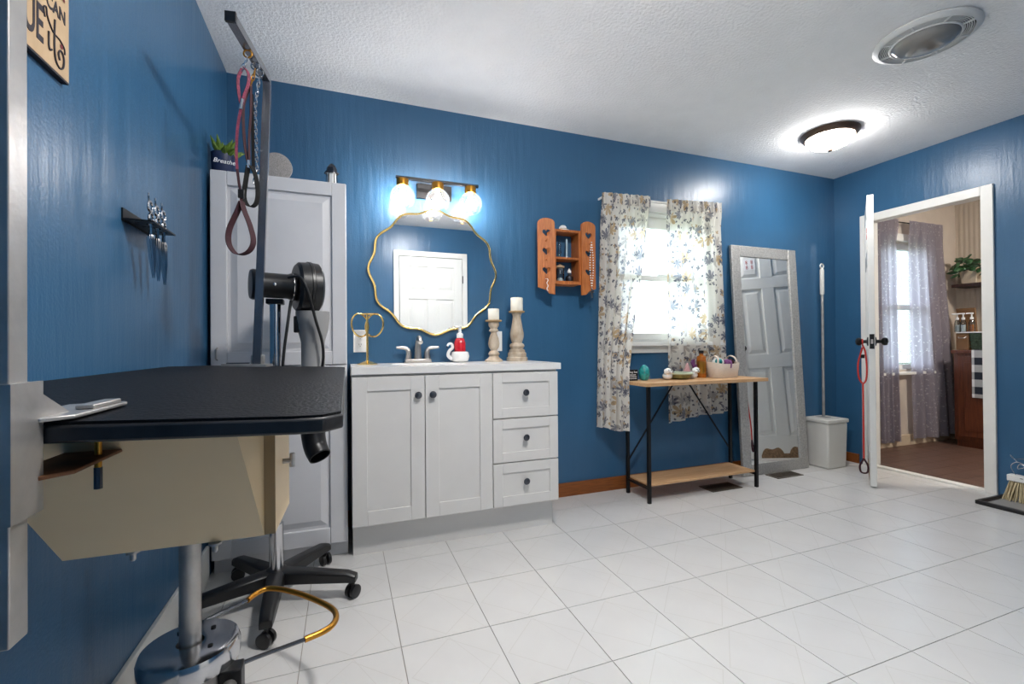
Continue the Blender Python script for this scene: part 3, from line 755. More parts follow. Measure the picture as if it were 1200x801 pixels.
# outlet and switch plate
def plate(name, label, x0, x1, z0, z1, outlet):
    t = thing(name, label, 'outlet' if outlet else 'switch plate', ((x0 + x1) / 2, 0, (z0 + z1) / 2))
    B().box(x0, x1, -.006, 0, z0, z1).build('cover_plate', 'porcelain', t, bevel=.002)
    xm, zm = (x0 + x1) / 2, (z0 + z1) / 2
    if outlet:
        for s in (-1, 1):
            zz = zm + s * .021
            f = B().box(xm - .016, xm + .016, -.008, -.006, zz - .014, zz + .014).build('socket', 'porcelain', t, bevel=.002)
            for dx in (-.006, .006): B().box(xm + dx - .001, xm + dx + .001, -.0085, -.008, zz - .002, zz + .007).build('slot', 'outlet_slot', f)
            B().box(xm - .002, xm + .002, -.0085, -.008, zz - .010, zz - .006).build('slot', 'outlet_slot', f)
    else:
        B().box(xm - .016, xm + .016, -.009, -.006, zm - .033, zm + .033).build('rocker', 'porcelain', t, bevel=.002)
plate('wall_outlet', 'white double wall outlet behind the gold ring stand', .600, .672, .955, 1.078, True)
plate('switch_plate', 'white wall plate behind the short candle holder', 1.400, 1.470, .951, 1.073, False)

# ================================================================== ROUND MIRROR
MC = Vector((1.055, 0, 1.418)); MR = .357
def wav(a): return 1 + .028 * math.cos(12 * a)
t = thing('wavy_mirror', 'round mirror with scalloped thin gold frame above the vanity', 'mirror', (MC.x, 0, MC.z))
poly = [Vector((MC.x + MR * 1.02 * wav(2 * PI * k / 144) * math.cos(2 * PI * k / 144), -.018, MC.z + MR * wav(2 * PI * k / 144) * math.sin(2 * PI * k / 144))) for k in range(144)]
B().prism([p + Vector((0, .012, 0)) for p in poly], (0, -.010, 0)).build('mirror_glass', 'mirror_silver', t, sharp=20)
B().prism([Vector((MC.x + (p.x - MC.x) * .9, -.006, MC.z + (p.z - MC.z) * .9)) for p in poly], (0, .006, 0)).build('backing', 'black_matte', t)
B().tube([p + Vector((0, .003, 0)) for p in poly], .0065, 8, closed=True).build('frame', 'gold', t)

# ================================================================== VANITY LIGHT
t = thing('vanity_light', 'three-globe vanity light with black bar and brass sockets on the blue wall', 'wall light', (1.055, 0, 1.9))
B().box(.95, 1.155, -.022, 0, 1.842, 1.928).build('wall_plate', 'black_metal', t, bevel=.003)
B().box(1.035, 1.075, -.115, -.022, 1.900, 1.916).build('bracket', 'bronze', t)
B().box(.822, 1.290, -.128, -.106, 1.905, 1.920).build('bar', 'black_metal', t, bevel=.002)
for gx in (.858, 1.053, 1.243):
    gy = -.117; gz = 1.806
    s = B(); s.lathe([(.031, 0), (.033, -.005), (.033, -.038), (.024, -.042)], (gx, gy, 1.905), seg=24); so = s.build('socket', 'brass', t)
    b = B(); n = 22; prof = []
    for i in range(n + 1):
        a = math.asin(.030 / .068) + (2.45 - math.asin(.030 / .068)) * i / n
        prof.append((.068 * math.sin(a), .068 * math.cos(a)))
    b.lathe(prof, (gx, gy, gz), seg=28, cap=False); b.build('globe', 'globe_glass', so)
    b = B(); b.lathe([(.010, .050), (.012, .04), (.017, .026), (.026, .006), (.027, -.008), (.020, -.024), (.004, -.031)], (gx, gy, gz), seg=14); b.build('bulb', 'glow_bulb', so)

# ================================================================== CURIO CABINET
KX0, KX1, KY, KZ0, KZ1 = 1.783, 1.972, -.105, 1.368, 1.712
t = thing('curio_cabinet', 'orange pine curio wall cabinet with open heart-cut shutter doors', 'wall cabinet', ((KX0 + KX1) / 2, 0, KZ0))
B().box(KX0, KX0 + .014, KY, 0, KZ0, KZ1).build('side_panel', 'pine_orange', t, bevel=.001)
B().box(KX1 - .014, KX1, KY, 0, KZ0, KZ1).build('side_panel', 'pine_orange', t, bevel=.001)
B().box(KX0 + .014, KX1 - .014, KY, 0, KZ1 - .014, KZ1).build('top_panel', 'pine_orange', t)
B().box(KX0 + .014, KX1 - .014, KY, 0, KZ0, KZ0 + .02).build('bottom_panel', 'pine_orange', t)
SHZ = 1.538
B().box(KX0 + .014, KX1 - .014, KY, 0, SHZ - .012, SHZ).build('shelf', 'pine_orange', t)
def heart(cx, cz, s):
    pts = []
    for k in range(20):
        a = 2 * PI * k / 20
        pts.append((cx + s * 16 * math.sin(a) ** 3 / 17, cz + s * (13 * math.cos(a) - 5 * math.cos(2 * a) - 2 * math.cos(3 * a) - math.cos(4 * a)) / 17))
    return pts
def shutter(hx, sg, angdeg):
    w = .108; z0, z1 = 1.300, 1.775
    out = [(w, z0 + .045), (w, z1 - .03)] + [(w / 2 + w / 2 * math.cos(a), z1 - .03 + .03 * math.sin(a)) for a in [PI * k / 8 for k in range(1, 8)]] + [(0, z1 - .03), (0, z0), (.035, z0 + .006), (.055, z0 + .028)]
    holes = [heart(w / 2, z, .027) for z in (1.685, 1.570, 1.450)]
    a = math.radians(angdeg)
    dx = Vector((sg * math.cos(a), math.sin(a), 0)); nn = Vector((-math.sin(a) * sg, math.cos(a), 0)) * .012
    f = lambda u, v: Vector((hx, KY - .012, 0)) + dx * u + Vector((0, 0, v))
    o = B().holed(out, holes, f, nn).build('shutter', 'pine_orange', t, sharp=30)
    for z in (1.632, 1.515, 1.40):
        p = f(w * .55, z); q = B(); q.tube([p, p + Vector((0, -.02, 0)), p + Vector((0, -.024, .008))], .003, 6); q.build('peg', 'pine_orange', o)
    return f
shutter(KX0, -1, 14)
fR = shutter(KX1, 1, 6)
t = thing('hat_figurine', 'small white straw hat ornament on top of the curio cabinet', 'figurine', (1.868, -.06, KZ1))
b = B(); b.lathe([(.045, 0), (.043, .005), (.026, .010), (.024, .026), (.015, .036), (.003, .038)], (1.868, -.06, KZ1)); b.build('crown', 'porcelain', t)
b = B(); b.tube(arc((1.868, -.06, KZ1 + .013), .0255, 0, 2 * PI, 24, (1, 0, 0), (0, 1, 0))[:-1], .003, 6, closed=True); b.build('hat_band', 'sign_wood', t)
def small(name, label, prof, x, y, z, m, cat, parts=()):
    t = thing(name, label, cat, (x, y, z))
    b = B(); b.lathe(prof, (x, y, z), seg=18); b.build('body', m, t)
    for nm, pf, mm in parts: B().lathe(pf, (x, y, z), seg=16).build(nm, mm, t)
    return t
small('glass_figurine', 'clear glass figurine on the upper shelf of the curio cabinet', [(.014, 0), (.014, .006), (.006, .012), (.012, .04), (.008, .06), (.011, .085), (.005, .105), (.002, .12)], 1.845, -.055, SHZ, 'jar_glass', 'figurine', [('base', [(.017, 0), (.017, .004), (.01, .006)], 'porcelain')])
small('taper_candle', 'pale blue taper candle on the upper shelf of the curio cabinet', [(.006, .012), (.006, .125), (.002, .13)], 1.897, -.055, SHZ, 'pale_blue', 'candle', [('holder', [(.015, 0), (.015, .004), (.007, .008), (.008, .014)], 'porcelain')])
small('starfish_jar', 'lidded glass jar of white shells on the lower curio shelf', [(.026, .002), (.027, .01), (.027, .085), (.024, .09)], 1.848, -.055, KZ0 + .02, 'jar_glass', 'jar', [('shells', [(.022, .003), (.024, .012), (.016, .022), (.004, .028)], 'porcelain'), ('lid', [(.028, .09), (.029, .1), (.012, .106), (.003, .112)], 'sign_wood')])
small('perfume_bottle', 'small dark perfume bottle on the lower curio shelf', [(.020, 0), (.026, .015), (.024, .035), (.009, .048), (.009, .06)], 1.914, -.055, KZ0 + .02, 'dark_steel', 'bottle', [('stopper', [(.011, .06), (.013, .068), (.006, .082), (.002, .09)], 'porcelain')])
# rosary on the right shutter
t = thing('bead_rosary', 'pale bead rosary with a cross hanging on the right shutter', 'rosary', (2.03, -.14, 1.4))
top = fR(.06, 1.632) + Vector((0, -.026, .004)); zl = 1.345; b = B()
for s in (-1, 1):
    for k in range(19):
        u = k / 18; x = top.x + s * .012 * math.sin(PI * min(1, u * 1.02)); b.ball((x, top.y - .001 * 0, top.z - (top.z - zl) * u), .0042, 8, 6)
b.build('beads', 'porcelain', t)
b = B(); b.box(top.x - .004, top.x + .004, top.y - .003, top.y + .003, zl - .062, zl); b.box(top.x - .016, top.x + .016, top.y - .003, top.y + .003, zl - .028, zl - .020); b.build('cross', 'cross_silver', t)
t = thing('trinket_chain', 'thin bead chain hanging on the left heart shutter', 'necklace', (1.73, -.13, 1.4))
b = B()
for k in range(14): b.ball((1.722 + .004 * math.sin(k), KY - .012 + .012 - .03, 1.392 - .0055 * k), .003, 6, 5)
b.tube([(1.722, KY - .03, 1.392), (1.722, KY + .0, 1.395)], .0015, 5)
b.build('beads', 'porcelain', t)

# ================================================================== CURTAINS (main window)
def lerp(a, c, u): return a + (c - a) * u
CY = -.075
t = thing('curtain_rod', 'white curtain rod over the main window', 'curtain rod', (2.7, CY, 1.975))
B().cyl((2.165, CY, 1.966), (3.145, CY, 1.966), .005, seg=10).build('rod', 'white_paint', t)
for x in (2.169, 3.141): B().box(x - .004, x + .004, CY, 0, 1.960, 1.972).build('bracket', 'white_paint', t)
def curtain(name, label, top, bot,  folds, m, amp=.02, ymid=None, zt=None, group=None, cat='curtain', nv=40, nu=120, uvw=.9, bow=0.0, header=.04, edge=None):
    """top/bot: ((x,y,z) left, (x,y,z) right)"""
    tl, tr = Vector(top[0]), Vector(top[1]); bl, br = Vector(bot[0]), Vector(bot[1])
    ph = random.uniform(0, 6)
    def f(u, v):
        vv = 1 - v                      # v=1 top
        l = tl.lerp(bl, vv); r = tr.lerp(br, vv)
        if edge is not None:
            for i in range(len(edge) - 1):
                if edge[i][0] <= vv <= edge[i + 1][0] + 1e-6:
                    r = edge[i][1].lerp(edge[i + 1][1], (vv - edge[i][0]) / (edge[i + 1][0] - edge[i][0])); break
        if bow: r = r + (tr - tl) * (bow * math.sin(PI * min(1, vv * 1.0)) )
        if ymid is not None:
            k = max(0, min(1, (vv - ymid[0]) / (ymid[1] - ymid[0]))); k = k * k * (3 - 2 * k)
            r.y = tr.y + (br.y - tr.y) * k; 
        p = l.lerp(r, u)
        hd = max(0, min(1, (vv - header) / .05))
        a = amp * (.25 + .75 * hd) * (.75 + .5 * vv)
        p = p + Vector((0, -.014 * (1 - hd), 0))
        w = math.sin(2 * PI * folds * u + ph + .6 * math.sin(3 * u + 2 * vv)) + .35 * math.sin(2 * PI * folds * 2.3 * u + 1.3 * ph)
        p = p + Vector((0, a * w, 0)) + Vector((.006 * math.sin(2 * PI * folds * u * 1.0 + 1), 0, .006 * math.sin(9 * u + ph) * (1 if vv > .97 else 0)))
        return p
    t = thing(name, label, cat, tl.lerp(tr, .5), group)
    hgt = (tl - bl).length
    b = B(); b.grid(f, nu, nv, (uvw, hgt)); o = b.build('panel', m, t, sharp=180, flip=False)
    return t, f
tl = on(703, 231, 1, CY); tr = on(761, 236, 1, CY)
ll = on(699, 500, 1, -.07); lr = on(738, 506, 1, -.21)
eg = [on(px, py, 1, yy) for px, py, yy in ((761, 236, CY), (757, 300, -.08), (749, 350, -.10), (742, 400, -.155), (737.5, 438, -.205), (738, 506, -.21))]
eg = [((eg[0].z - q.z) / (eg[0].z - eg[-1].z), q) for q in eg]
t, f = curtain('curtain', 'left cream leaf-print curtain beside the curio cabinet', ((tl.x, CY, tl.z), (tr.x, CY, tr.z)), ((ll.x, -.07, ll.z), (lr.x, -.19, lr.z)), 5.5, 'leaf_curtain', amp=.016, edge=eg, group='leaf-print curtains at the main window', uvw=.75)
b = B(); b.grid(lambda u, v: f(u, 1.0) + Vector((0, -.004 + .007 * math.sin(60 * u), -.045 + .075 * v)), 90, 3, (.75, .07)); b.build('header_ruffle', 'leaf_curtain', t, sharp=180, flip=False)
tl = on(779, 239, 1, CY); tr = on(843, 243, 1, CY)
ll = on(781, 495, 1, -.045); lr = on(855, 481, 1, -.045)
t, f = curtain('curtain', 'right cream leaf-print curtain hanging behind the side table', ((tl.x, CY, tl.z), (tr.x, CY, tr.z)), ((ll.x, -.045, ll.z), (lr.x, -.045, lr.z)), 5.0, 'leaf_curtain', amp=.014, group='leaf-print curtains at the main window', uvw=.85)
b = B(); b.grid(lambda u, v: f(u, 1.0) + Vector((0, -.004 + .007 * math.sin(66 * u), -.045 + .075 * v)), 90, 3, (.85, .07)); b.build('header_ruffle', 'leaf_curtain', t, sharp=180, flip=False)

# ================================================================== SIDE TABLE
TX0, TX1, TY0, TY1, TZ = 2.268, 3.275, -.362, -.088, .748
t = thing('side_table', 'narrow oak-topped side table with black metal legs under the window', 'table', (2.77, -.22, 0))
B().box(TX0, TX1, TY0, TY1, TZ - .022, TZ).build('tabletop', 'table_oak', t, bevel=.002)
lx0, lx1, ly0, ly1 = 2.318, 3.205, -.318, -.096
for x in (lx0, lx1):
    for y in (ly0, ly1): B().box(x - .0095, x + .0095, y - .0095, y + .0095, 0, TZ - .022).build('leg', 'black_metal', t)
SZ = .115
B().box(lx0 + .0095, lx1 - .0095, ly0 + .004, ly1, SZ - .014, SZ).build('lower_shelf', 'table_oak', t, bevel=.002)
for x in (lx0, lx1): B().box(x - .007, x + .007, ly0 + .0095, ly1 - .0095, SZ - .032, SZ - .016).build('shelf_rail', 'black_metal', t)
xm = (lx0 + lx1) / 2
for s, x in ((-1, lx0), (1, lx1)): B().bar((x - s * .008, ly1, .22), (xm + s * .06, ly1, TZ - .03), .008, .008).build('brace', 'black_metal', t)
# objects on the table
p = on(740.5, 443, 1, -.15)
t = thing('slogan_block', 'small black slogan block with white lettering on the side table', 'sign', (p.x, -.15, TZ))
hw = .040
B().box(p.x - hw, p.x + hw, -.16, -.14, TZ, TZ + .072).build('block', 'black_matte', t, bevel=.002)
text('lettering', 'They live', 'white_print', .019, (p.x, -.1605, TZ + .056), (1, 0, 0), (0, 0, 1), t)
for k, ww in enumerate((.050, .058, .056)):
    x = p.x - ww / 2
    while x < p.x + ww / 2:
        B().box(x, x + .006, -.1606, -.160, TZ + .036 - k * .012, TZ + .041 - k * .012).build('print_mark', 'white_print', t); x += .0085
p = on(755, 443, 1, -.16)
t = thing('teal_egg', 'teal marbled glass egg beside the black slogan block', 'ornament', (p.x, -.16, TZ))
b = B(); b.lathe([(.018, 0), (.03, .012), (.037, .04), (.035, .066), (.024, .09), (.008, .102), (.002, .103)], (p.x, -.16, TZ), seg=24); b.build('shell', 'teal_glaze', t)
b = B(); b.tube(arc((p.x, -.16 - .028, TZ + .05), .02, 0, 2 * PI, 16)[:-1], .003, 6, closed=True); b.build('swirl', 'dark_steel', t)
# puppy figurine dish
p = on(796, 442, 1, -.17); dxm = p.x
t = thing('puppy_dish', 'ceramic dish held by two white puppies on the side table', 'figurine', (dxm, -.17, TZ))
b = B(); b.lathe([(.05, 0), (.075, .012), (.085, .040), (.078, .042), (.066, .018), (.0, .014)], (dxm, -.17, TZ), seg=28); b.build('dish', 'olive_glass', t)
b = B(); b.tube(arc((dxm, -.17, TZ + .040), .083, 0, 2 * PI, 32, (1, 0, 0), (0, 1, 0))[:-1], .007, 8, closed=True); b.build('rim', 'pale_green', t)
for s in (-1, 1):
    cx = dxm + s * .105
    b = B(); b.ball((cx, -.18, TZ + .026), (.036, .03, .026)); b.ball((cx + s * .012, -.20, TZ + .058), (.024, .022, .021)); b.ball((cx + s * .0, -.222, TZ + .052), (.011, .012, .009))
    for e in (-1, 1): b.ball((cx + s * .012 + e * .021, -.198, TZ + .056), (.008, .012, .017), 10, 8)
    b.build('puppy', 'porcelain', t); 
    b = B(); b.ball((cx, -.233, TZ + .054), .004, 8, 6); b.ball((cx + s * .012 - .009, -.2195, TZ + .064), .003, 8, 6); b.ball((cx + s * .012 + .009, -.2195, TZ + .064), .003, 8, 6); b.build('eyes_and_nose', 'black_matte', t)
p = on(808, 440, 1, -.095)
t = thing('cloth_flower', 'pink and purple folded cloth behind the puppy dish', 'cloth', (p.x, -.12, TZ))
b = B(); b.prism([(p.x - .085, -.115, TZ), (p.x + .01, -.115, TZ), (p.x - .025, -.108, TZ + .105)], (0, .012, 0)); b.build('pink_fold', 'pink_cloth', t)
b = B(); rd = random.Random(5)
for k in range(7):
    a = rd.uniform(.2, 2.9); b.tube([(p.x + .03, -.115, TZ + .045), (p.x + .03 + .03 * math.cos(a), -.115, TZ + .10 + .03 * math.sin(a))], [.006, .009], 6)
b.tube([(p.x + .03, -.115, TZ), (p.x + .03, -.115, TZ + .06)], .006, 6)
b.build('purple_bow', 'purple_cloth', t)
p = on(822, 440.5, 1, -.128)
t = thing('amber_bottle', 'amber oil bottle with black cap beside the woven basket', 'bottle', (p.x, -.128, TZ))
b = B(); b.lathe([(.030, 0), (.032, .006), (.032, .13), (.030, .148), (.014, .158), (.014, .17)], (p.x, -.128, TZ), seg=24); b.build('bottle', 'amber_liquid', t)
B().lathe([(.016, .17), (.017, .174), (.017, .19), (.003, .191)], (p.x, -.128, TZ), seg=16).build('cap', 'black_plastic', t)
b = B(); b.lathe([(.0326, .03), (.0326, .115)], (p.x, -.128, TZ), seg=24, cap=False); b.build('label_band', 'brass', t)
p = on(847, 441, 1, -.19); bx = p.x; by = -.19
t = thing('woven_basket', 'small cream woven basket of dog bows on the side table', 'basket', (bx, by, TZ))
b = B(); n = 36
def sq(a, rx, ry): 
    c, s = math.cos(a), math.sin(a); e = .55
    return (math.copysign(abs(c) ** e, c) * rx, math.copysign(abs(s) ** e, s) * ry)
lv = [(0, .092, .058), (.006, .098, .062), (.10, .112, .070), (.104, .110, .068), (.098, .106, .064), (.012, .092, .056)]
R = [[b.bm.verts.new((bx + sq(2 * PI * k / n, rx, ry)[0], by + sq(2 * PI * k / n, rx, ry)[1], TZ + z + (.006 * math.cos(2 * 2 * PI * k / n) if z > .05 else 0))) for k in range(n)] for z, rx, ry in lv]
for a, c in zip(R, R[1:]):
    for k in range(n): b.bm.faces.new((a[k], a[(k + 1) % n], c[(k + 1) % n], c[k]))
b.bm.faces.new(list(reversed(R[0]))); b.bm.faces.new(R[-1]); b.build('body', 'woven_cream', t)
for s in (-1, 1):
    b = B(); b.ribbon(smooth([(bx + s * .088, by - .045, TZ + .09), (bx + s * .078, by - .035, TZ + .135), (bx + s * .070, by, TZ + .152), (bx + s * .078, by + .035, TZ + .135), (bx + s * .088, by + .045, TZ + .09)], 5), .014, .005, (1, 0, .2)); b.build('handle', 'woven_cream', t)
def lump(name, label, x, y, z, r, m, parts=()):
    t = thing(name, label, 'pet supplies', (x, y, z)); b = B(); b.ball((x, y, z), r, 14, 10)
    for v in b.bm.verts: v.co += Vector((math.sin(v.co.z * 90), math.cos(v.co.x * 80), math.sin(v.co.y * 85))) * .003
    b.build('body', m, t); return t
t = lump('rolled_cloth', 'rolled white and teal cloth in the woven basket', bx - .045, by, TZ + .105, (.042, .035, .034), 'porcelain')
B().ball((bx - .055, by - .02, TZ + .113), (.028, .022, .024), 12, 8).build('teal_fold', 'teal_glaze', t)
t = lump('purple_bow', 'purple ribbon bow lying in the woven basket', bx + .025, by - .015, TZ + .10, (.03, .03, .025), 'purple_cloth')
B().ribbon(smooth([(bx + .03, by - .04, TZ + .12), (bx + .005, by - .072, TZ + .105), (bx - .004, by - .0765, TZ + .07)], 4), .012, .002, (1, 0, .3)).build('tail', 'purple_cloth', t)
lump('maroon_bow', 'maroon ribbon bow lying in the woven basket', bx + .068, by, TZ + .105, (.024, .03, .024), 'maroon_strap')

# ================================================================== LEANING MIRROR
ma, mb_ = Vector((3.985, -.028, 1.735)), Vector((3.985, -.122, 0.0))
up = (ma - mb_).normalized(); HM = (ma - mb_).length; XL, XR = 3.305, 3.985
nrm = Vector((1, 0, 0)).cross(up)      # points to -y side
t = thing('floor_mirror', 'tall silver-framed mirror leaning on the blue wall', 'mirror', (3.645, -.12, 0))
def mp(x, s, d): return Vector((x, mb_.y, mb_.z)) + up * s + nrm * d
fw = .085
def fbox(b, x0, x1, s0, s1, d0, d1):
    c = (mp(x0, s0, d0) + mp(x1, s1, d1)) / 2; b.obox(c, (1, 0, 0), up, nrm, (x1 - x0) / 2, (s1 - s0) / 2, (d1 - d0) / 2)
for x0, x1, s0, s1 in ((XL, XL + fw, .003, HM), (XR - fw, XR, .003, HM), (XL + fw, XR - fw, HM - fw, HM), (XL + fw, XR - fw, .003, fw)):
    b = B(); fbox(b, x0, x1, s0, s1, -.024, 0); b.build('frame_rail', 'silver_leaf_frame', t, bevel=.004)
b = B(); fbox(b, XL + fw - .004, XR - fw + .004, fw - .004, HM - fw + .004, -.016, -.010); b.build('mirror_glass', 'mirror_silver', t)

# ================================================================== BIN, MOP, VENTS
t = thing('mop_bucket', 'white plastic mop bucket in the corner by the floor mirror', 'bucket', (4.17, -.12, 0))
b = B()
def frus(b, x0, x1, y0, y1, z0, z1, tp):
    v = [b.bm.verts.new(q) for q in ((x0 + tp, y0 + tp, z0), (x1 - tp, y0 + tp, z0), (x1 - tp, y1 - tp, z0), (x0 + tp, y1 - tp, z0), (x0, y0, z1), (x1, y0, z1), (x1, y1, z1), (x0, y1, z1))]
    for f in ((0, 3, 2, 1), (4, 5, 6, 7), (0, 1, 5, 4), (1, 2, 6, 5), (2, 3, 7, 6), (3, 0, 4, 7)): b.bm.faces.new([v[i] for i in f])
frus(b, 4.062, 4.288, -.222, -.022, 0, .355, .008); b.build('tub', 'bin_plastic', t, bevel=.012)
b = B(); frus(b, 4.056, 4.294, -.228, -.018, .355, .385, -.0); b.build('lid', 'bin_plastic', t, bevel=.006)
B().box(4.15, 4.22, -.14, -.06, .385, .388).build('slot', 'grey_plastic', t)
t = thing('flat_mop', 'long steel-handled mop standing in the white bucket', 'mop', (4.187, -.10, .388))
B().cyl((4.187, -.10, .388), (4.187, -.10, 1.38), .0105, seg=12).build('pole', 'worn_steel', t)
B().lathe([(.013, 0), (.016, .01), (.0155, .20), (.011, .215)], (4.187, -.10, 1.375), seg=14).build('grip', 'bin_plastic', t)
B().tube(arc((4.187, -.10, 1.606), .018, 0, 2 * PI, 18)[:-1], .006, 8, closed=True).build('hang_loop', 'bin_plastic', t)
def register(name, label, x0, x1, y0, y1):
    t = thing(name, label, 'floor vent', ((x0 + x1) / 2, (y0 + y1) / 2, 0))
    b = B(); b.box(x0, x1, y0, y0 + .014, 0, .005); b.box(x0, x1, y1 - .014, y1, 0, .005); b.box(x0, x0 + .014, y0 + .014, y1 - .014, 0, .005); b.box(x1 - .014, x1, y0 + .014, y1 - .014, 0, .005); b.build('rim', 'vent_metal', t)
    B().box(x0 + .014, x1 - .014, y0 + .014, y1 - .014, 0, .0012).build('duct', 'black_matte', t)
    n = int((x1 - x0 - .028) / .014)
    for k in range(n):
        x = x0 + .02 + k * .014; B().box(x, x + .005, y0 + .014, y1 - .014, .0012, .0042).build('slat', 'vent_metal', t)
register('floor_register', 'brown metal floor vent in front of the leaning mirror', 3.50, 3.76, -.245, -.135)
register('floor_register', 'brown metal floor vent under the side table', 2.84, 3.10, -.30, -.17)

# ================================================================== LEASH ON DOOR
Md = ROOTM['door_1']
def dl_(x, y, z): return Md @ Vector((x, y, z))
t = thing('rope_leash', 'red rope leash hanging from the open door knob', 'leash', dl_(DWD - .06, -.06, .98))
kx, ky = DWD - .06, -.050
b = B(); b.tube([dl_(kx + .019 * math.cos(a), ky, .98 + .019 * math.sin(a) - .004) for a in [2 * PI * i / 16 for i in range(16)]], .0045, 8, closed=True)
lp = [(kx, ky, .955), (kx, ky + .014, .91), (kx, ky + .022, .80), (kx, ky + .018, .72), (kx, ky, .69), (kx + .004, ky - .022, .73), (kx + .004, ky - .026, .82), (kx, ky - .010, .90), (kx, ky, .94)]
b.tube([dl_(*q) for q in smooth(lp, 4)], .0055, 8)
b.tube([dl_(*q) for q in smooth([(kx, ky, .69), (kx + .004, ky, .5), (kx - .003, ky, .3), (kx, ky, .16)], 5)], .0055, 8); b.build('rope', 'red_cord', t)
b = B(); b.tube([dl_(kx, ky, .89), dl_(kx, ky, .865)], .011, 10); b.build('slide', 'black_plastic', t)
b = B(); b.tube([dl_(*q) for q in smooth([(kx, ky, .17), (kx, ky + .022, .12), (kx, ky + .016, .075), (kx, ky - .016, .075), (kx, ky - .022, .12), (kx, ky, .17)], 4)], .006, 8); b.build('end_loop', 'maroon_strap', t)

# ================================================================== CEILING FIXTURES
LC = Vector((3.60, -.575, H))
t = thing('ceiling_lamp', 'lit flush ceiling lamp with bronze ring and white glass dome', 'ceiling lamp', LC)
b = B(); b.lathe([(.15, 0), (.168, -.001), (.169, -.008), (.160, -.020), (.150, -.032), (.140, -.036), (.136, -.030)], LC, seg=40, cap=False); b.build('ring', 'bronze', t)
b = B(); b.lathe([(.136, -.038), (.130, -.055), (.108, -.078), (.070, -.096), (.03, -.104), (.006, -.105)], LC, seg=36); b.build('dome', 'glow_dome', t)
B().lathe([(.013, -.104), (.016, -.110), (.014, -.120), (.003, -.125)], LC, seg=14).build('finial', 'bronze', t)
LC2 = Vector((1.30, -1.74, H))
t = thing('ceiling_lamp', 'lit flush ceiling lamp over the floor in front of the vanity', 'ceiling lamp', LC2)
b = B(); b.lathe([(.15, 0), (.168, -.001), (.169, -.008), (.160, -.020), (.150, -.032), (.140, -.036), (.136, -.030)], LC2, seg=40, cap=False); b.build('ring', 'bronze', t)
b = B(); b.lathe([(.136, -.038), (.130, -.055), (.108, -.078), (.070, -.096), (.03, -.104), (.006, -.105)], LC2, seg=36); b.build('dome', 'glow_front_dome', t)
B().lathe([(.013, -.104), (.016, -.110), (.014, -.120), (.003, -.125)], LC2, seg=14).build('finial', 'bronze', t)
FC = Vector((3.052, -1.382, H))
t = thing('exhaust_fan', 'round white bathroom exhaust fan with frosted lens on the ceiling', 'exhaust fan', FC)
b = B(); b.lathe([(.166, 0), (.188, -.003), (.190, -.010), (.178, -.020), (.166, -.023), (.164, -.014)], FC, seg=48, cap=False); b.build('outer_ring', 'fan_plastic', t)
b = B(); b.lathe([(.166, -.003), (.002, -.003)], FC, seg=40, cap=False); b.build('recess', 'fan_dark', t)
for r in (.159, .152, .145, .138, .131):
    b = B(); b.tube(arc(FC + Vector((0, 0, -.018)), r, 0, 2 * PI, 48, (1, 0, 0), (0, 1, 0))[:-1], .0022, 6, closed=True); b.build('louver_ring', 'fan_plastic', t)
for k in range(8):
    a = 2 * PI * k / 8 + .2; d = Vector((math.cos(a), math.sin(a), 0)); B().bar(FC + d * .122 + Vector((0, 0, -.020)), FC + d * .166 + Vector((0, 0, -.020)), .008, .006).build('spoke', 'fan_plastic', t)
b = B(); b.tube(arc(FC + Vector((0, 0, -.022)), .124, 0, 2 * PI, 48, (1, 0, 0), (0, 1, 0))[:-1], .005, 8, closed=True); b.build('lens_ring', 'fan_plastic', t)
b = B(); b.lathe([(.123, -.020), (.118, -.032), (.096, -.045), (.060, -.054), (.025, -.058), (.003, -.058)], FC, seg=40); b.build('lens', 'fan_lens', t)

# ================================================================== LEFT WALL: SIGN, SCISSORS
p0 = on(81, 98, 0, .012); SYR = p0.y; SZB = p0.z
t = thing('wooden_sign', 'tan wooden wall sign with painted slogan on the blue wall', 'sign', (0, SYR - .2, SZB))
SYL = SYR - .34; SZT = SZB + .30
B().box(0, .012, SYL, SYR, SZB, SZT).build('board', 'sign_wood', t, bevel=.001)
B().box(0.0, .0115, SYL, SYR, SZB - .004, SZB).build('edge', 'dark_print', t)
Y = (0, 1, 0); Z = (0, 0, 1)
q = on(76, 22, 0, .0125)
text('lettering', 'CAN', 'dark_print', .038, (.0125, SYR - .046, SZB + .124), Y, Z, t, bold=.0008, xs=.8)
text('lettering', 'UE', 'dark_print', .100, (.0125, SYR - .116, SZB + .060), Y, Z, t, bold=.0014, xs=.48)
# script "it" with swirl
def sg(y, z): return Vector((.0132, SYR + y - .006, SZB + z - .028))
b = B()
b.tube(smooth([sg(-.078, .112), sg(-.082, .128), sg(-.074, .134), sg(-.070, .118), sg(-.052, .100), sg(-.030, .098), sg(-.014, .090), sg(-.012, .078)], 5), .0014, 6)
b.tube(smooth([sg(-.046, .128), sg(-.048, .080), sg(-.044, .050), sg(-.030, .040), sg(-.018, .048), sg(-.016, .068), sg(-.026, .078), sg(-.034, .068), sg(-.030, .056)], 6), .0018, 6)
b.tube(smooth([sg(-.066, .092), sg(-.066, .066), sg(-.062, .058), sg(-.056, .062)], 4), .0018, 6)
b.build('script_lettering', 'dark_print', t)
B().ball(sg(-.022, .088) - Vector((.0005, 0, 0)), (.0008, .005, .005), 10, 6).build('heart_dot', 'maroon_print', t)
B().prism([sg(-.045, .195), sg(-.012, .185), sg(-.012, .2), sg(-.03, .215), sg(-.06, .215)], (.0004, 0, 0)).build('painted_ribbon', 'maroon_print', t)

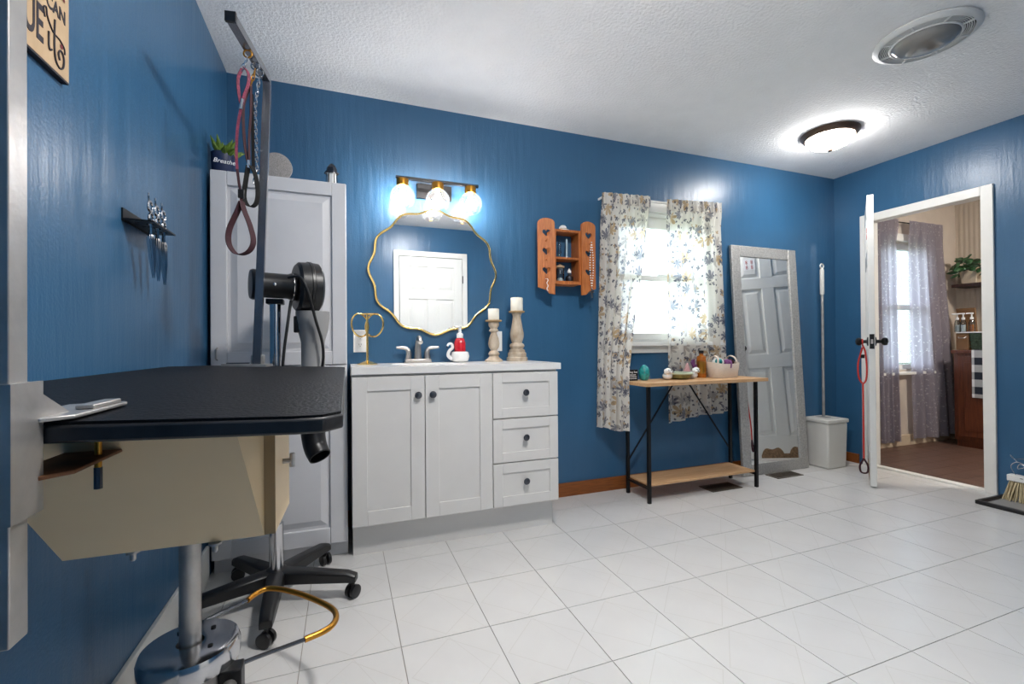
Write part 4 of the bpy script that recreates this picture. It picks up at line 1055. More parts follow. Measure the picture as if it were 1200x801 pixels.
t = thing('scissor_rack', 'black wall rack holding grooming scissors', 'rack', (0, -1.08, 1.345))
B().box(0, .004, -1.167, -.985, 1.328, 1.362).build('back_plate', 'black_metal', t)
out = [(.004, -1.167), (.070, -1.160), (.070, -.992), (.004, -.985)]
SCP = []
for px in (165, 176, 187):
    pass
ys = (-1.124, -1.076, -1.028)
holes = [[(.05 + .010 * math.cos(2 * PI * k / 10), y + .010 * math.sin(2 * PI * k / 10)) for k in range(10)] for y in ys] + [[(.025 + .006 * math.cos(2 * PI * k / 8), y + .006 * math.sin(2 * PI * k / 8)) for k in range(8)] for y in (-1.14, -1.095, -1.05, -1.01)]
B().holed(out, holes, lambda u, v: Vector((u, v, 1.331)), (0, 0, .004)).build('perforated_shelf', 'black_metal', t)
for k, (y, lb) in enumerate(zip(ys, ('curved grooming scissors hanging in the wall rack, first hole', 'straight grooming scissors hanging in the middle of the wall rack', 'thinning shears with toothed blade hanging in the wall rack'))):
    t = thing('grooming_scissors', lb, 'scissors', (.05, y, 1.335), group='grooming scissors on the wall rack')
    z0 = 1.335; dz = -.004 * k
    for s in (-1, 1):
        b = B()
        tip = Vector((.05 + .002 * s, y + (.020 if k == 0 else .008), z0 - .150 + dz)); pv = Vector((.05 + .002 * s, y, z0 - .045))
        b.tube([pv + Vector((0, 0, .012)), pv, pv.lerp(tip, .5) + Vector((0, .004 if k == 0 else 0, 0)), tip], [.005, .0085, .0075, .0012], 6)
        b.tube([pv + Vector((0, 0, .008)), Vector((.05 + .002 * s, y - s * .004, z0 - .002)), Vector((.05 + .002 * s, y - s * .008, z0 + .012))], .0032, 6)
        c = Vector((.05 + .002 * s, y - s * .009, z0 + .030 + .014 * s)); b.tube(arc(c, .014, 0, 2 * PI, 16, (0, 1, 0), (0, 0, 1))[:-1], .003, 6, closed=True)
        if s == 1: b.tube(smooth([c + Vector((0, -.006, .012)), c + Vector((0, -.012, .022)), c + Vector((0, -.012, .034))], 4), .0025, 6)
        b.build('blade', 'chrome', t)
    B().cyl((.042, y, z0 - .045), (.058, y, z0 - .045), .006, seg=10).build('pivot_screw', 'chrome', t)

# ================================================================== GROOMING TABLE
TILT = .036
def gz(x): return .910 + (.53 - x) * TILT
t = thing('grooming_table', 'black-topped hydraulic grooming table with cream bin and steel pedestal', 'grooming table', (.186, -1.295, 0))
gp = [(.055, -2.085), (.500, -2.085), (.530, -2.078), (.550, -2.050), (.556, -.805), (.548, -.785), (.520, -.776), (.105, -.790), (.02, -.90), (.016, -2.045)]
TH = .021
b = B(); b.prism([(x, y, gz(x) - TH) for x, y in gp], (0, 0, TH - .003)); b.build('tabletop', 'table_edge', t, bevel=.003)
b = B(); b.prism([(x * .992 + .002, y * .996 - .0055, gz(x) - .003) for x, y in gp], (0, 0, .003)); b.build('rubber_mat', 'table_rubber', t)
# cream bin under the near end
YA = -1.905
A = on(310, 627, 1, YA)
pn = Vector((0, 1, .50)); 
front = [on_plane(310, 627, A, pn), on_plane(73, 657, A, pn), on_plane(29, 609, A, pn)]
Bp = on_plane(278, 511, A, pn)
zt = gz(.4) - TH - .002
def front_at(x, z): return Vector((x, A.y - .5 * (z - A.z), z))
fr = [front[0], front_at(front[0].x - (A.x - Bp.x) * (zt - A.z) / (Bp.z - A.z), zt)]
sl = (front[1].x - front[2].x) / (front[2].z - front[1].z)
fr += [front_at(front[2].x - sl * (zt - front[2].z), zt), front[2], front[1]]
b = B(); b.prism(fr, (0, .012, 0)); b.build('bin_front', 'cream_laminate', t)
cy1 = YA + .30
C_ = Vector((A.x, A.y, zt))
b = B(); b.prism([fr[0] + Vector((0, .001, 0)), fr[1] + Vector((0, .001, 0)), Vector((fr[1].x, YA + .05, zt)), C_ + Vector((-.001, .05, 0)), Vector((A.x - .001, YA + .05, A.z))], (-.003, .0, .0)); b.build('bin_side', 'cream_laminate', t)
b = B(); b.prism([(A.x, YA, A.z), C_, Vector((fr[1].x, fr[1].y + .002, zt))], (-.002, .001, 0)); b.build('bin_gusset', 'cream_laminate', t)
b = B(); b.prism([front[1] + Vector((0, .012, 0)), front[0] + Vector((-.004, .012, 0)), Vector((A.x - .004, cy1, A.z)), Vector((front[1].x, cy1, A.z))], (0, 0, .008)); b.build('bin_bottom', 'cream_laminate', t)
# end board with handle
q1 = on(322.7, 560, 1, YA); bx1 = q1.x
qa = on(339, 560, 0, bx1); qz = on(339, 590, 0, bx1).z; qb = on(322.7, 624, 1, YA).z
b = B(); b.prism([(A.x, YA, qb), (A.x, YA, zt), (A.x, qa.y, zt), (A.x, qa.y, qz)], (bx1 - A.x, 0, 0)); o = b.build('end_board', 'cream_laminate', t, bevel=.001)
B().box(A.x, bx1, YA - .0015, YA, qb, zt).build('board_edge', 'tan_edge', o)
hk = on(333, 540, 0, bx1 + .002)
b = B(); b.cyl((bx1, hk.y, hk.z), (bx1 + .014, hk.y, hk.z), .004, seg=10); b.cyl((bx1 + .014, hk.y, hk.z - .010), (bx1 + .014, hk.y, hk.z + .012), .004, seg=10); b.build('handle', 'worn_steel', o)
for px, py in ((156, 655), (252, 645)):
    p = on(px, py, 2, A.z - .012); b = B(); b.lathe([(.008, .012), (.008, .009), (.0035, .007), (.0035, 0), (.0015, -.002)], (p.x, p.y, A.z - .012), seg=12); b.build('wing_bolt', 'worn_steel', t)
# pedestal
PX, PY = .186, -1.295
B().cyl((PX, PY, .24), (PX, PY, gz(PX) - TH - .001), .0235, seg=24).build('column', 'worn_steel', t)
B().cyl((PX, PY, .74), (PX, PY, gz(PX) - TH - .001), .0255, seg=24).build('sleeve', 'worn_steel', t)
b = B(); b.lathe([(.030, .85), (.10, .862), (.10, .868), (.02, .870)], (PX, PY, 0), seg=24); b.build('head_plate', 'worn_steel', t)
b = B(); b.lathe([(.108, .200), (.109, .232), (.104, .246), (.094, .250), (.03, .250)], (PX, PY, 0), seg=40, cap=False); o = b.build('base_cap', 'chrome', t)
for a in (2.2, -.6, .9): B().lathe([(.006, 0), (.006, .003), (.002, .004)], (PX + .062 * math.cos(a), PY + .062 * math.sin(a), .250), seg=10).build('screw', 'black_metal', o)
b = B(); b.lathe([(.13, 0), (.15, .004), (.15, .018), (.104, .022), (.102, .21)], (PX, PY, 0), seg=40); b.build('base_drum', 'worn_steel', t)
zz = .19
def pd(px, py, z): return on(px, py, 2, z)
rod = [pd(262, 786, .185), pd(300, 770, .19), pd(357, 749, .2)]
loop = [pd(357, 749, .2), pd(385, 736, .2), pd(394, 722, .2), pd(385, 710, .2), pd(350, 695, .2), pd(318, 689, .2), pd(302, 694, .2), pd(290, 703, .2)]
rod2 = [pd(290, 703, .2), pd(262, 716, .19), pd(240, 727, .185)]
o = B().tube(smooth(rod, 3), .0055, 10).build('pedal_rod', 'arm_steel', t)
B().tube(smooth(rod2, 3), .0055, 10).build('pedal_rod', 'arm_steel', t)
B().tube(smooth(loop, 5), .0085, 12).build('pedal_grip', 'brass', t)
B().box(PX + .075, PX + .125, PY - .075, PY - .03, .12, .20).build('pedal_housing', 'black_metal', t, bevel=.004)
B().cyl((PX + .10, PY - .13, .165), (PX + .10, PY - .05, .165), .016, seg=14).build('pedal_pivot', 'worn_steel', t)

# ------------------------------------------------------------------ far grooming arm
FA = -.818
pb = on(301, 424, 1, FA); pt = on(313, 110, 1, FA)
t = thing('grooming_stand', 'steel grooming arm with hanging leashes clamped to the far table end', 'grooming arm', (pb.x, FA, gz(pb.x)))
xa, xb = on(262, 430, 1, FA).x, on(317, 430, 1, FA).x
zt_ = gz(pb.x)
b = B(); b.prism([(xa, FA - .035, gz(xa) + .0005), (xb - .01, FA - .035, gz(xb) + .0005), (xb, FA - .015, gz(xb) + .0005), (xb, -.766, gz(xb) + .0005), (xa, -.766, gz(xa) + .0005)], (0, 0, .008)); b.build('clamp_plate', 'worn_steel', t)
B().box(xa + .012, pb.x - .02, FA - .02, FA - .006, zt_ + .011, zt_ + .015).build('clamp_rib', 'dark_steel', t)
B().box(pb.x - .020, pb.x + .022, FA + .004, FA + .030, zt_ + .009, zt_ + .040).build('bracket', 'worn_steel', t, bevel=.002)
B().box(xa, xb, -.772, -.766, zt_ - .06, gz(xb) + .0004).build('clamp_jaw', 'worn_steel', t)
top = Vector((pt.x, FA, pt.z))
path = smooth([Vector((pb.x, FA, zt_ + .008)), Vector((pb.x * .5 + pt.x * .5, FA, 1.4)), top - Vector((.004, 0, .1)), top, top + Vector((0.000, -.012, .045)), Vector((pt.x - .002, FA - .045, on(311, 88, 1, FA - .045).z))], 5)
end = on(271, 21, 1, -1.135)
last = path[-1]
b = B()
b.ribbon([p for p in path] + [last.lerp(end, k / 6) for k in range(1, 7)], .0255, .0255, (1, 0, 0)); b.build('arm_tube', 'arm_steel', t, bevel=.002)
d = (end - last).normalized(); sd = d.cross(Vector((0, 0, 1))).normalized(); b = B(); b.obox(end + d * .004, d, sd, sd.cross(d), .005, .0145, .0145); b.build('end_cap', 'black_plastic', t)
for k, u in enumerate((.55, .32, .18)):
    p = last.lerp(end, u) + Vector((0, 0, -.012)); b = B(); b.tube(arc(p + Vector((0, 0, -.012)), .012, 0, 2 * PI, 16, sd, Vector((0, 0, 1)))[:-1], .0028, 6, closed=True); b.build('hanging_eye', 'brass' if k == 0 else 'chrome', t)
EY = [last.lerp(end, u) + Vector((0, 0, -.036)) for u in (.55, .32, .18)]

def chain(b, pts, r=.007, w=.0016):
    pts = [Vector(p) for p in pts]
    for i in range(len(pts) - 1):
        a, c = pts[i], pts[i + 1]; d = (c - a); n = max(1, int(d.length / (r * 2.0)))
        for k in range(n):
            m = a.lerp(c, (k + .5) / n); ax = Vector((1, 0, 0)) if k % 2 else Vector((0, 1, 0)); L = d.length / n * .72
            b.tube([m + ax * (r * .6 * math.cos(q)) + d.normalized() * (L * math.sin(q)) for q in [2 * PI * j / 10 for j in range(10)]], w, 5, closed=True)
def strap(name, m, par, pxs, y, w, side=(.75, .66, 0), n=5):
    pts = [on(px, py, 1, y) for px, py in pxs]
    return B().ribbon(smooth(pts, n), w, .0022, side).build(name, m, par)
# leash 1: maroon strap with pink loop
y1 = EY[0].y
t = thing('dog_leash', 'maroon grooming leash with pink strap and wide bottom loop', 'leash', EY[0], group='leashes hanging from the grooming arm')
b = B(); chain(b, [EY[0], on(283, 82, 1, y1)], .009); b.build('chain', 'chrome', t)
strap('pink_loop', 'pink_strap', t, [(284, 80), (279, 92), (280, 110), (283, 122), (286, 112), (291, 98), (291, 86), (286, 79)], y1, .010)
strap('strap', 'pink_strap', t, [(284, 120), (279, 145), (277, 175), (278, 200)], y1, .008, (1, .2, 0))
B().cyl(on(284, 116, 1, y1), on(282, 128, 1, y1), .005, seg=8).build('clasp', 'chrome', t)
strap('strap', 'maroon_strap', t, [(278, 198), (280, 214), (282, 226), (283, 238)], y1, .008, (1, .2, 0))
B().box(on(279, 222, 1, y1).x, on(286, 222, 1, y1).x, y1 - .004, y1 + .004, on(283, 232, 1, y1).z, on(283, 222, 1, y1).z).build('buckle', 'black_plastic', t)
strap('bottom_loop', 'maroon_strap', t, [(283, 236), (278, 248), (269, 268), (268, 284), (275, 296), (284, 298), (293, 293), (297, 282), (293, 264), (286, 246), (283.5, 236)], y1, .020, (.62, .78, 0))
y2 = EY[1].y
t = thing('dog_leash', 'red and black leash with a narrow black loop beside the maroon leash', 'leash', EY[1], group='leashes hanging from the grooming arm')
b = B(); chain(b, [EY[1], on(294, 100, 1, y2)], .008); b.build('chain', 'brass', t)
strap('strap', 'maroon_strap', t, [(294, 98), (286, 120), (285, 140), (287, 170), (291, 192)], y2, .010)
strap('strap', 'maroon_strap', t, [(294, 98), (294, 130), (292, 160), (292, 190)], y2, .008)
B().cyl(on(291.5, 188, 1, y2), on(291.5, 197, 1, y2), .006, seg=8).build('clasp', 'chrome', t)
strap('loop', 'black_strap', t, [(291, 194), (288, 212), (286, 230), (290, 240), (296, 242), (301, 236), (302, 222), (299, 204), (294, 194)], y2, .016, (.7, .7, 0))
y3 = EY[2].y
t = thing('dog_leash', 'thin silver chain leash beside the arm post', 'leash', EY[2], group='leashes hanging from the grooming arm')
b = B(); chain(b, [EY[2], on(299, 124, 1, y3), on(301, 200, 1, y3), on(298, 214, 1, y3)], .0075, .0018); b.build('chain', 'chrome', t)
strap('strap', 'black_strap', t, [(295, 110), (296, 150), (297, 200)], y3 - .012, .010, (1, .2, 0))

# ------------------------------------------------------------------ near grooming arm
NX = on(33, 500, 1, -2.102).x          # right face of the post
t = thing('grooming_stand', 'worn steel grooming arm post clamped to the near table end', 'grooming arm', (NX - .013, -2.115, gz(.27)))
zb = on(20, 752, 1, -2.115).z
B().box(NX - .0254, NX, -2.1275, -2.102, zb, 1.62).build('post', 'worn_steel', t, bevel=.0012)
B().box(NX - .0254, NX, -2.1275, -2.102, 1.62, 1.626).build('post_cap', 'black_plastic', t)
zA = gz(.28)
b = B()
for x0, x1, y0, y1 in ((NX + .0003, NX + .004, -2.133, -2.088), (NX - .030, NX - .0258, -2.133, -2.088), (NX - .0258, NX + .0003, -2.133, -2.128), (NX - .0258, NX + .0003, -2.1016, -2.097)):
    b.box(x0, x1, y0, y1, zA - .082, zA + .040)
b.build('sleeve', 'worn_steel', t)
zz = zA + .0012
b = B(); b.prism([(NX - .03, -2.096, zz), (NX + .005, -2.096, zz), (.303, -2.078, zz), (.304, -1.967, zz), (.298, -1.958, zz), (NX - .03, -1.970, zz)], (0, 0, .004)); b.build('upper_jaw', 'worn_steel', t, bevel=.001)
B().box(NX + .004, .300, -2.035, -1.972, zz + .004, zz + .009).build('jaw_rib', 'worn_steel', t, bevel=.0015)
b = B(); b.prism([(NX + .001, -2.088, zz + .004), (NX + .001, -2.045, zz + .004), (NX + .001, -2.088, zz + .026)], (.003, 0, 0)); b.build('gusset', 'worn_steel', t)
zl = zA - .053
b = B(); b.prism([(NX - .03, -2.096, zl), (NX + .005, -2.096, zl), (.303, -2.078, zl), (.304, -1.967, zl), (.298, -1.958, zl), (NX - .03, -1.970, zl)], (0, 0, .004)); b.build('lower_jaw', 'rusty_steel', t, bevel=.001)
sc = on(115, 530, 0, .292)
B().cyl((sc.x, sc.y, zl - .022), (sc.x, sc.y, zA - TH - .001), .0035, seg=10).build('clamp_screw', 'brass', t)
B().cyl((sc.x, sc.y, zl - .034), (sc.x, sc.y, zl - .010), .0042, seg=8).build('screw_handle', 'dark_steel', t)

# ================================================================== STAND DRYER
SXC, SYC = .300, -.665
t = thing('stand_dryer', 'black and grey stand dryer on a five-star caster base behind the table', 'pet dryer', (SXC, SYC, 0))
B().cyl((SXC, SYC, .10), (SXC, SYC, .30), .026, seg=20).build('lower_pole', 'chrome', t)
B().cyl((SXC, SYC, .30), (SXC, SYC, 1.165), .0205, seg=20).build('pole', 'chrome', t)
b = B(); b.lathe([(.05, .072), (.052, .10), (.035, .125), (.028, .128)], (SXC, SYC, 0), seg=20); b.build('hub', 'black_plastic', t)
for k, a in enumerate((-17, -89, 55, 127, 199)):
    a = math.radians(a); R = .292; d = Vector((math.cos(a), math.sin(a), 0)); s = Vector((-d.y, d.x, 0)); c = Vector((SXC, SYC, 0))
    b = B()
    secs = [(.02, .032, .072, .124), (.14, .028, .070, .116), (R - .02, .023, .066, .104), (R + .015, .020, .064, .092)]
    R_ = [[b.bm.verts.new(c + d * r + s * (w * q) + Vector((0, 0, z))) for q, z in ((-1, z0), (1, z0), (1, z1 - .008), (.6, z1), (-.6, z1), (-1, z1 - .008))] for r, w, z0, z1 in secs]
    for x, y in zip(R_, R_[1:]):
        for q in range(6): b.bm.faces.new((x[q], x[(q + 1) % 6], y[(q + 1) % 6], y[q]))
    b.bm.faces.new(list(reversed(R_[0]))); b.bm.faces.new(R_[-1]); b.build('star_leg', 'black_plastic', t, bevel=.003)
    cc = c + d * (R - .0) ; wd = Vector((math.cos(a + 1.1), math.sin(a + 1.1), 0)); wa = Vector((-wd.y, wd.x, 0))
    ca = B(); ca.cyl(cc + Vector((0, 0, .04)), cc + Vector((0, 0, .070)), .007, seg=8); cas = ca.build('caster', 'black_plastic', t)
    for sg_ in (-1, 1):
        w_ = B(); w_.lathe([(.020, -.008), (.0255, -.006), (.0255, .006), (.020, .008)], cc + Vector((0, 0, .0258)) + wa * (sg_ * .0125), wa, 18); w_.build('wheel', 'black_plastic', cas)
YD = SYC
DC = on(358, 337, 1, YD)           # volute centre
ps = math.radians(18); axd = Vector((-math.cos(ps), -math.sin(ps), 0))    # motor axis, pointing left and toward the room
b = B(); b.lathe([(.02, -.052), (.086, -.052), (.099, -.042), (.101, -.016), (.104, -.014), (.104, -.004), (.101, -.002), (.099, .028), (.088, .038), (.02, .038)], DC, axd, 36); b.build('fan_housing', 'black_plastic', t)
mc = on(300, 332, 1, YD - .05); ms = DC + axd * .036
b = B(); b.lathe([(.052, 0), (.055, .008), (.052, .02), (.048, .03), (.048, .125), (.056, .130), (.058, .150), (.054, .158), (.02, .160)], ms, axd, 28); mo = b.build('motor', 'black_plastic', t)
B().lathe([(.0535, .004), (.0535, .016)], ms, axd, 28, cap=False).build('trim_band', 'chrome', mo)
B().lathe([(.006, 0), (.006, .004), (.002, .005)], ms + axd * .09 + Vector((0.02, -.044, 0)), (.2, -1, 0), 10).build('screw', 'chrome', mo)
B().box(SXC - .03, SXC + .03, SYC - .03, SYC + .03, 1.155, 1.175).build('mount_bracket', 'black_metal', t, bevel=.003)
bt = on(366, 365, 1, YD)
b = B(); b.lathe([(.064, 0.0), (.063, -.03), (.056, -.075), (.047, -.11), (.044, -.125), (.043, -.34), (.046, -.345), (.046, -.36)], (bt.x + .002, YD, bt.z), seg=28); b.build('nozzle_body', 'grey_plastic', t)
B().box(bt.x - .066, bt.x - .046, YD - .030, YD + .004, bt.z - .085, bt.z - .02).build('switch_box', 'black_plastic', t, bevel=.004)
b = B(); zt2 = bt.z - .35; 
el = [Vector((bt.x, YD, zt2)), Vector((bt.x, YD, zt2 - .10)), Vector((bt.x + .001, YD - .004, zt2 - .14)), Vector((bt.x + .010, YD - .02, zt2 - .19)), Vector((bt.x + .028, YD - .045, zt2 - .225))]
pts = smooth(el, 5); b.tube(pts, [.049 - .007 * i / (len(pts) - 1) for i in range(len(pts))], 24, cap=False); ob = b.build('elbow_nozzle', 'black_plastic', t)
md = ob.modifiers.new('wall', 'SOLIDIFY'); md.thickness = .003
b = B(); b.tube(smooth([on(338, 325, 1, YD - .09), on(352, 325, 1, YD - .115), on(362, 345, 1, YD - .115), on(370, 375, 1, YD - .08), on(377, 398, 1, YD - .065), on(379, 415, 1, YD - .06), on(378, 428, 1, YD - .055), on(374, 460, 1, YD - .05)], 5), .0055, 8); b.build('power_cord', 'black_plastic', t)
b = B(); b.tube(smooth([on(341, 352, 1, YD - .05), on(337, 380, 1, YD - .07), on(332, 420, 1, YD - .08), on(330, 470, 1, YD - .07), on(331, 560, 1, YD - .04)], 5), .0055, 8); b.build('power_cord', 'black_plastic', t)

# ================================================================== BROOM AND DUSTPAN (right wall)
t = thing('dustpan', 'black plastic dustpan on the floor beside the doorway', 'dustpan', (4.33, -1.15, 0))
c0 = on(1142, 589, 2, .0); 
pa = Vector((4.165, -1.04, 0)); pe = Vector((4.455, -1.085, 0))
b = B(); b.prism([(4.16, -1.05, .001), (4.455, -1.045, .001), (4.455, -1.42, .001), (4.16, -1.42, .001)], (0, 0, .004)); b.build('pan', 'grey_plastic', t)
for x0, x1, y0, y1, h0 in ((4.150, 4.172, -1.43, -1.045, .024), (4.172, 4.462, -1.066, -1.045, .024)):
    B().box(x0, x1, y0, y1, 0, h0).build('rim', 'black_plastic', t, bevel=.005)
t = thing('push_broom', 'broom with pale bristles and white block resting in the dustpan', 'broom', (4.40, -1.25, .006))
b = B(); b.box(4.395, 4.445, -1.46, -1.088, .125, .165); o = b.build('block', 'porcelain', t, bevel=.005)
rd = random.Random(8); b = B()
for i in range(44):
    for j in range(5):
        y = -1.45 + i * .0081 + rd.uniform(-.002, .002); x = 4.402 + j * .009
        b.tube([(x, y, .126), (x - .012 + rd.uniform(-.010, .006) - .01 * (j == 0), y + rd.uniform(-.01, .012) + (.016 if i > 38 else 0), .007)], [.0035, .0030], 4)
br = b.build('bristles', 'bristle', t); br['kind'] = 'stuff'
for i in range(46): B().cyl((4.3965, -1.452 + i * .0078, .128), (4.3945, -1.452 + i * .0078, .128), .0022, seg=6).build('tuft_hole', 'bronze', o)
for k, (yy, ww) in enumerate(((-1.155, .012), (-1.175, .016), (-1.197, .012), (-1.22, .016), (-1.245, .014))): B().box(4.3945, 4.395, yy - ww / 2, yy + ww / 2, .150, .154 + .004 * (k % 2)).build('printed_mark', 'dark_print', o)
b = B(); b.tube(smooth([(4.42, -1.12, .165), (4.42, -1.10, .215), (4.42, -1.13, .245), (4.42, -1.165, .225), (4.42, -1.13, .205), (4.42, -1.145, .235), (4.42, -1.21, .20), (4.42, -1.27, .24)], 5), .0022, 6)
b.tube(smooth([(4.42, -1.13, .245), (4.42, -1.098, .285), (4.42, -1.115, .26), (4.42, -1.16, .27), (4.42, -1.27, .26)], 4), .0022, 6); b.build('wire_brace', 'chrome', t)
B().cyl((4.42, -1.27, .16), (4.465, -1.30, 1.38), .012, seg=12).build('handle', 'pine_orange', t)

# ================================================================== HALL CONTENTS
yc = .045
t = thing('curtain_rod', 'dark rod carrying the grey vine curtains in the hall', 'curtain rod', (5.6, yc, 2.14))
B().cyl((5.06, yc, 2.112), (6.10, yc, 2.112), .006, seg=10).build('rod', 'black_metal', t)
for x in (5.10, 6.05): B().box(x - .006, x + .006, yc, HYB, 2.106, 2.118).build('bracket', 'black_metal', t)
a0, a1, b0, b1 = on(1026, 258, 1, yc), on(1051, 256, 1, yc), on(1033, 520, 1, yc), on(1058, 520, 1, yc)
curtain('curtain', 'left grey vine-print curtain at the hall window', ((a0.x, yc, 2.135), (a1.x, yc, 2.135)), ((b0.x, yc, .06), (b1.x, yc, .06)), 3.0, 'vine_curtain', amp=.016, group='grey vine-print curtains in the hall', uvw=.5, nu=70)
a0, a1, b0, b1 = on(1063, 254, 1, yc), on(1102, 254, 1, yc), on(1072, 517, 1, yc), on(1124, 513, 1, yc - .02)
curtain('curtain', 'right grey vine-print curtain beside the hall sideboard', ((a0.x, yc, 2.135), (a1.x, yc, 2.135)), ((b0.x, yc, .06), (b1.x, yc, .06)), 4.0, 'vine_curtain', amp=.018, group='grey vine-print curtains in the hall', uvw=.75, nu=90)
SBX, SBY = 5.98, -.09
t = thing('sideboard', 'dark wooden sideboard standing in the hall', 'sideboard', (6.2, -.6, 0))
B().box(SBX + .012, HXR - .006, -1.25, SBY, .06, .875).build('body', 'hutch_wood', t)
B().box(SBX + .03, HXR - .006, -1.24, SBY - .01, 0, .06).build('plinth', 'hutch_wood', t)
B().box(SBX - .012, HXR - .004, -1.27, SBY + .012, .875, .905).build('top', 'hutch_wood', t, bevel=.004)
for k, (y0, y1) in enumerate(((-.46, -.12), (-.82, -.48), (-1.18, -.84))):
    d = B().box(SBX, SBX + .012, y0, y1, .10, .85).build('door', 'hutch_wood', t, bevel=.003); B().box(SBX - .006, SBX, y0 + .05, y1 - .05, .16, .79).build('door_panel', 'hutch_wood', d, bevel=.004)
def towel():
    t = thing('gingham_towel', 'black and white gingham towel draped over the sideboard', 'towel', (SBX - .02, -.32, .905))
    ya, yb = on(1139, 440, 0, SBX - .02).y, on(1139, 440, 0, SBX - .02).y - .30
    b = B(); b.box(SBX - .024, SBX - .0135, yb, ya, .47, .909); b.box(SBX - .024, SBX + .15, yb, ya, .906, .910); b.build('cloth', 'gingham', t, bevel=.002)
towel()
XT = 6.16
p = on(1121, 408, 0, XT); q = on(1136, 408, 0, XT)
t = thing('wooden_crate', 'brown wooden crate under the tray on the hall sideboard', 'crate', (XT, (p.y + q.y) / 2, .905))
B().box(XT - .01, XT + .17, q.y, p.y, .906, 1.065).build('body', 'brown_box', t, bevel=.003)
B().tube([(XT - .01, (p.y + q.y) / 2 + .03, 1.03), (XT - .025, (p.y + q.y) / 2 + .02, 1.02), (XT - .025, (p.y + q.y) / 2 - .02, 1.02), (XT - .01, (p.y + q.y) / 2 - .03, 1.03)], .004, 6).build('handle', 'worn_steel', t)
q2 = q.y - .004
t = thing('green_basket', 'dark green woven basket beside the crate on the sideboard', 'basket', (XT, q2 - .1, .905))
b = B(); frus(b, XT - .015, XT + .17, q2 - .22, q2, .906, 1.066, .012); o = b.build('body', 'green_basket', t, bevel=.006)
for z in (.93, .96, .99, 1.02, 1.05): B().box(XT - .017, XT - .0135, q2 - .21, q2 - .008, z, z + .008).build('weave_band', 'green_basket', o)
t = thing('glass_tray', 'clear glass tray resting on the crate and basket', 'tray', (XT + .07, q2 - .02, 1.067))
B().box(XT - .02, XT + .16, q2 - .20, p.y - .005, 1.067, 1.078).build('plate', 'porcelain', t, bevel=.003)
for k, px in enumerate((1122, 1129, 1139)):
    c = on(px, 386, 0, XT + .05); lab = ('clear pump bottle with white pump nearest the curtain on the tray', 'clear pump bottle with white pump in the middle of the tray', 'amber-filled pump bottle with white pump on the tray')[k]
    t = thing('pump_bottle', lab, 'bottle', (XT + .05, c.y, 1.078), group='pump bottles on the hall tray')
    b = B(); b.lathe([(.020, 0), (.022, .006), (.022, .09), (.016, .112), (.011, .12)], (XT + .05, c.y, 1.0785), seg=16); b.build('bottle', 'jar_glass', t)
    B().lathe([(.017, .004), (.017, .07), (.002, .071)], (XT + .05, c.y, 1.0785), seg=14).build('contents', 'amber_liquid' if k == 2 else 'porcelain', t)
    b = B(); b.lathe([(.013, .12), (.014, .14), (.006, .145), (.006, .17), (.014, .172), (.014, .184), (.003, .186)], (XT + .05, c.y, 1.0785), seg=12); b.tube([(XT + .05, c.y, 1.258), (XT + .02, c.y + .028, 1.256)], .006, 6); b.build('pump', 'porcelain', t)
c = on(1133, 360, 0, XT + .13)
t = thing('cutting_board', 'brown wooden board leaning behind the pump bottles', 'board', (XT + .13, c.y, 1.078))
B().obox((XT + .125, c.y, 1.195), (1, 0, .12), (0, 1, 0), (-.12, 0, 1), .006, .075, .118).build('board', 'brown_box', t, bevel=.008)
# wall shelf
SFX = 6.22; zsh = 1.55
t = thing('wall_shelf', 'dark bracketed wooden shelf on the hall wall', 'shelf', (HXR, -.5, zsh))
B().box(SFX, HXR, -1.05, .03, zsh - .03, zsh).build('board', 'shelf_wood', t, bevel=.003)
for y in (-.30, -.85):
    b = B(); b.prism([(HXR, y, zsh - .03), (HXR, y, zsh - .20), (HXR - .02, y, zsh - .20), (SFX + .03, y, zsh - .045), (SFX + .03, y, zsh - .03)], (0, .02, 0)); b.build('bracket', 'black_metal', t)
c = on(1122, 328, 0, SFX + .08); c.y = min(c.y, -.075)
t = thing('potted_pothos', 'trailing green pothos in a pale square pot on the hall shelf', 'plant', (SFX + .09, c.y, zsh))
b = B(); frus(b, SFX + .03, SFX + .17, c.y - .08, c.y + .06, zsh + .0005, zsh + .13, .015); b.build('pot', 'hall_cream', t, bevel=.006)
rd = random.Random(12); b = B(); stm = B(); base = Vector((SFX + .10, c.y, zsh + .12))
def leaf(b, p, d, n, L, w):
    d = d.normalized(); s = d.cross(n).normalized(); n = s.cross(d)
    pr = [(0, 0), (.18, .75), (.4, 1), (.7, .7), (1, 0)]
    mid = [b.bm.verts.new(p + d * (L * u) + n * (.06 * L * math.sin(PI * u))) for u, _ in pr]
    for sg_ in (-1, 1):
        sd_ = [mid[0]] + [b.bm.verts.new(p + d * (L * u) + s * (sg_ * w * v / 2)) for u, v in pr[1:-1]] + [mid[-1]]
        for i in range(len(pr) - 1):
            vs = []
            for v in (mid[i], mid[i + 1], sd_[i + 1], sd_[i]):
                if v not in vs: vs.append(v)
            b.bm.faces.new(vs)
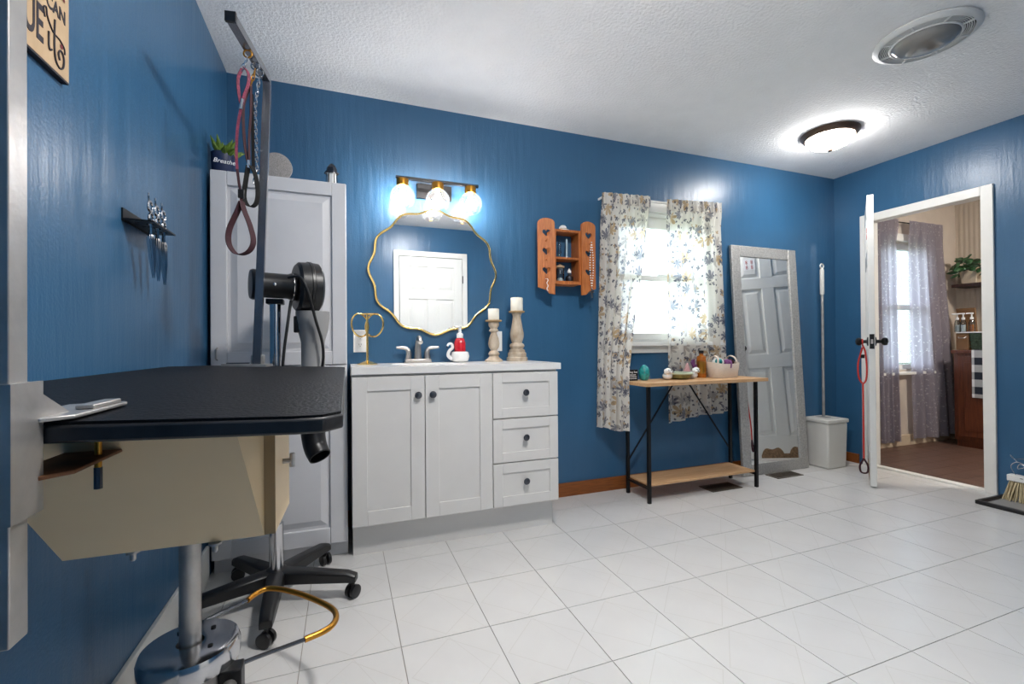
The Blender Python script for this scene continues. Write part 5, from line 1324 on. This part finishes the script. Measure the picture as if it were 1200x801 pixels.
for k in range(34):
    a = rd.uniform(PI * .4, PI * 1.75); el = rd.uniform(-.4, 1.2); L = rd.uniform(.07, .22)
    tip = base + Vector((-abs(math.cos(a)) * math.cos(el) * L * .9, math.sin(a) * math.cos(el) * L * 1.5, math.sin(el) * L + .01))
    tip.x = min(tip.x, HXR - .1); tip.y = min(tip.y, -.045)
    stm.tube([base + Vector((0, 0, -.02)), base.lerp(tip, .6) + Vector((0, 0, .03)), tip], [.003, .0025, .002], 4)
    bl = B(); leaf(bl, tip, Vector((-.5, rd.uniform(-1, 1), rd.uniform(-.9, .3))), Vector((-.8, rd.uniform(-.4, .4), .6)), rd.uniform(.07, .11), rd.uniform(.05, .075))
    lo = bl.build('leaf', 'pothos_green', t)
    md = lo.modifiers.new('thick', 'SOLIDIFY'); md.thickness = .0015
stm.build('stems', 'pothos_green', t)
c2 = on(1143, 318, 0, SFX + .16)
t = thing('picture_frame', 'grey framed picture leaning on the hall shelf', 'picture frame', (SFX + .17, c2.y, zsh))
B().obox((SFX + .19, c2.y, zsh + .115), (1, 0, .1), (0, 1, 0), (-.1, 0, 1), .008, .08, .113).build('frame', 'worn_steel', t, bevel=.003)
B().obox((SFX + .181, c2.y, zsh + .115), (1, 0, .1), (0, 1, 0), (-.1, 0, 1), .001, .062, .094).build('picture', 'hall_cream', t)
c3 = on(1145, 329, 0, SFX + .05); c3.y -= .12
t = thing('shell_bowl', 'low bowl of shells on the hall shelf beside the pothos', 'bowl', (SFX + .06, c3.y - .04, zsh))
B().lathe([(.03, 0), (.055, .02), (.062, .045), (.056, .046), (.03, .012)], (SFX + .07, c3.y - .04, zsh + .0005), seg=20).build('bowl', 'brown_box', t)
b = B()
for k in range(7): b.ball((SFX + .07 + .03 * math.cos(k), c3.y - .04 + .03 * math.sin(k), zsh + .046), (.018, .02, .012), 8, 6)
b.build('shells', 'porcelain', t)

HL = Vector((5.5, -1.55, H))  # added lamp, out of view, put in to brighten the dark hall
t = thing('hall_fill_lamp', 'added out-of-view fill lamp with white glass dome in the hall', 'ceiling lamp', HL)
b = B(); b.lathe([(.15, 0), (.168, -.001), (.169, -.008), (.160, -.020), (.150, -.032), (.140, -.036), (.136, -.030)], HL, seg=40, cap=False); b.build('ring', 'bronze', t)
b = B(); b.lathe([(.136, -.038), (.130, -.055), (.108, -.078), (.070, -.096), (.03, -.104), (.006, -.105)], HL, seg=36); b.build('dome', 'glow_hall_fill', t)
B().lathe([(.013, -.104), (.016, -.110), (.014, -.120), (.003, -.125)], HL, seg=14).build('finial', 'bronze', t)
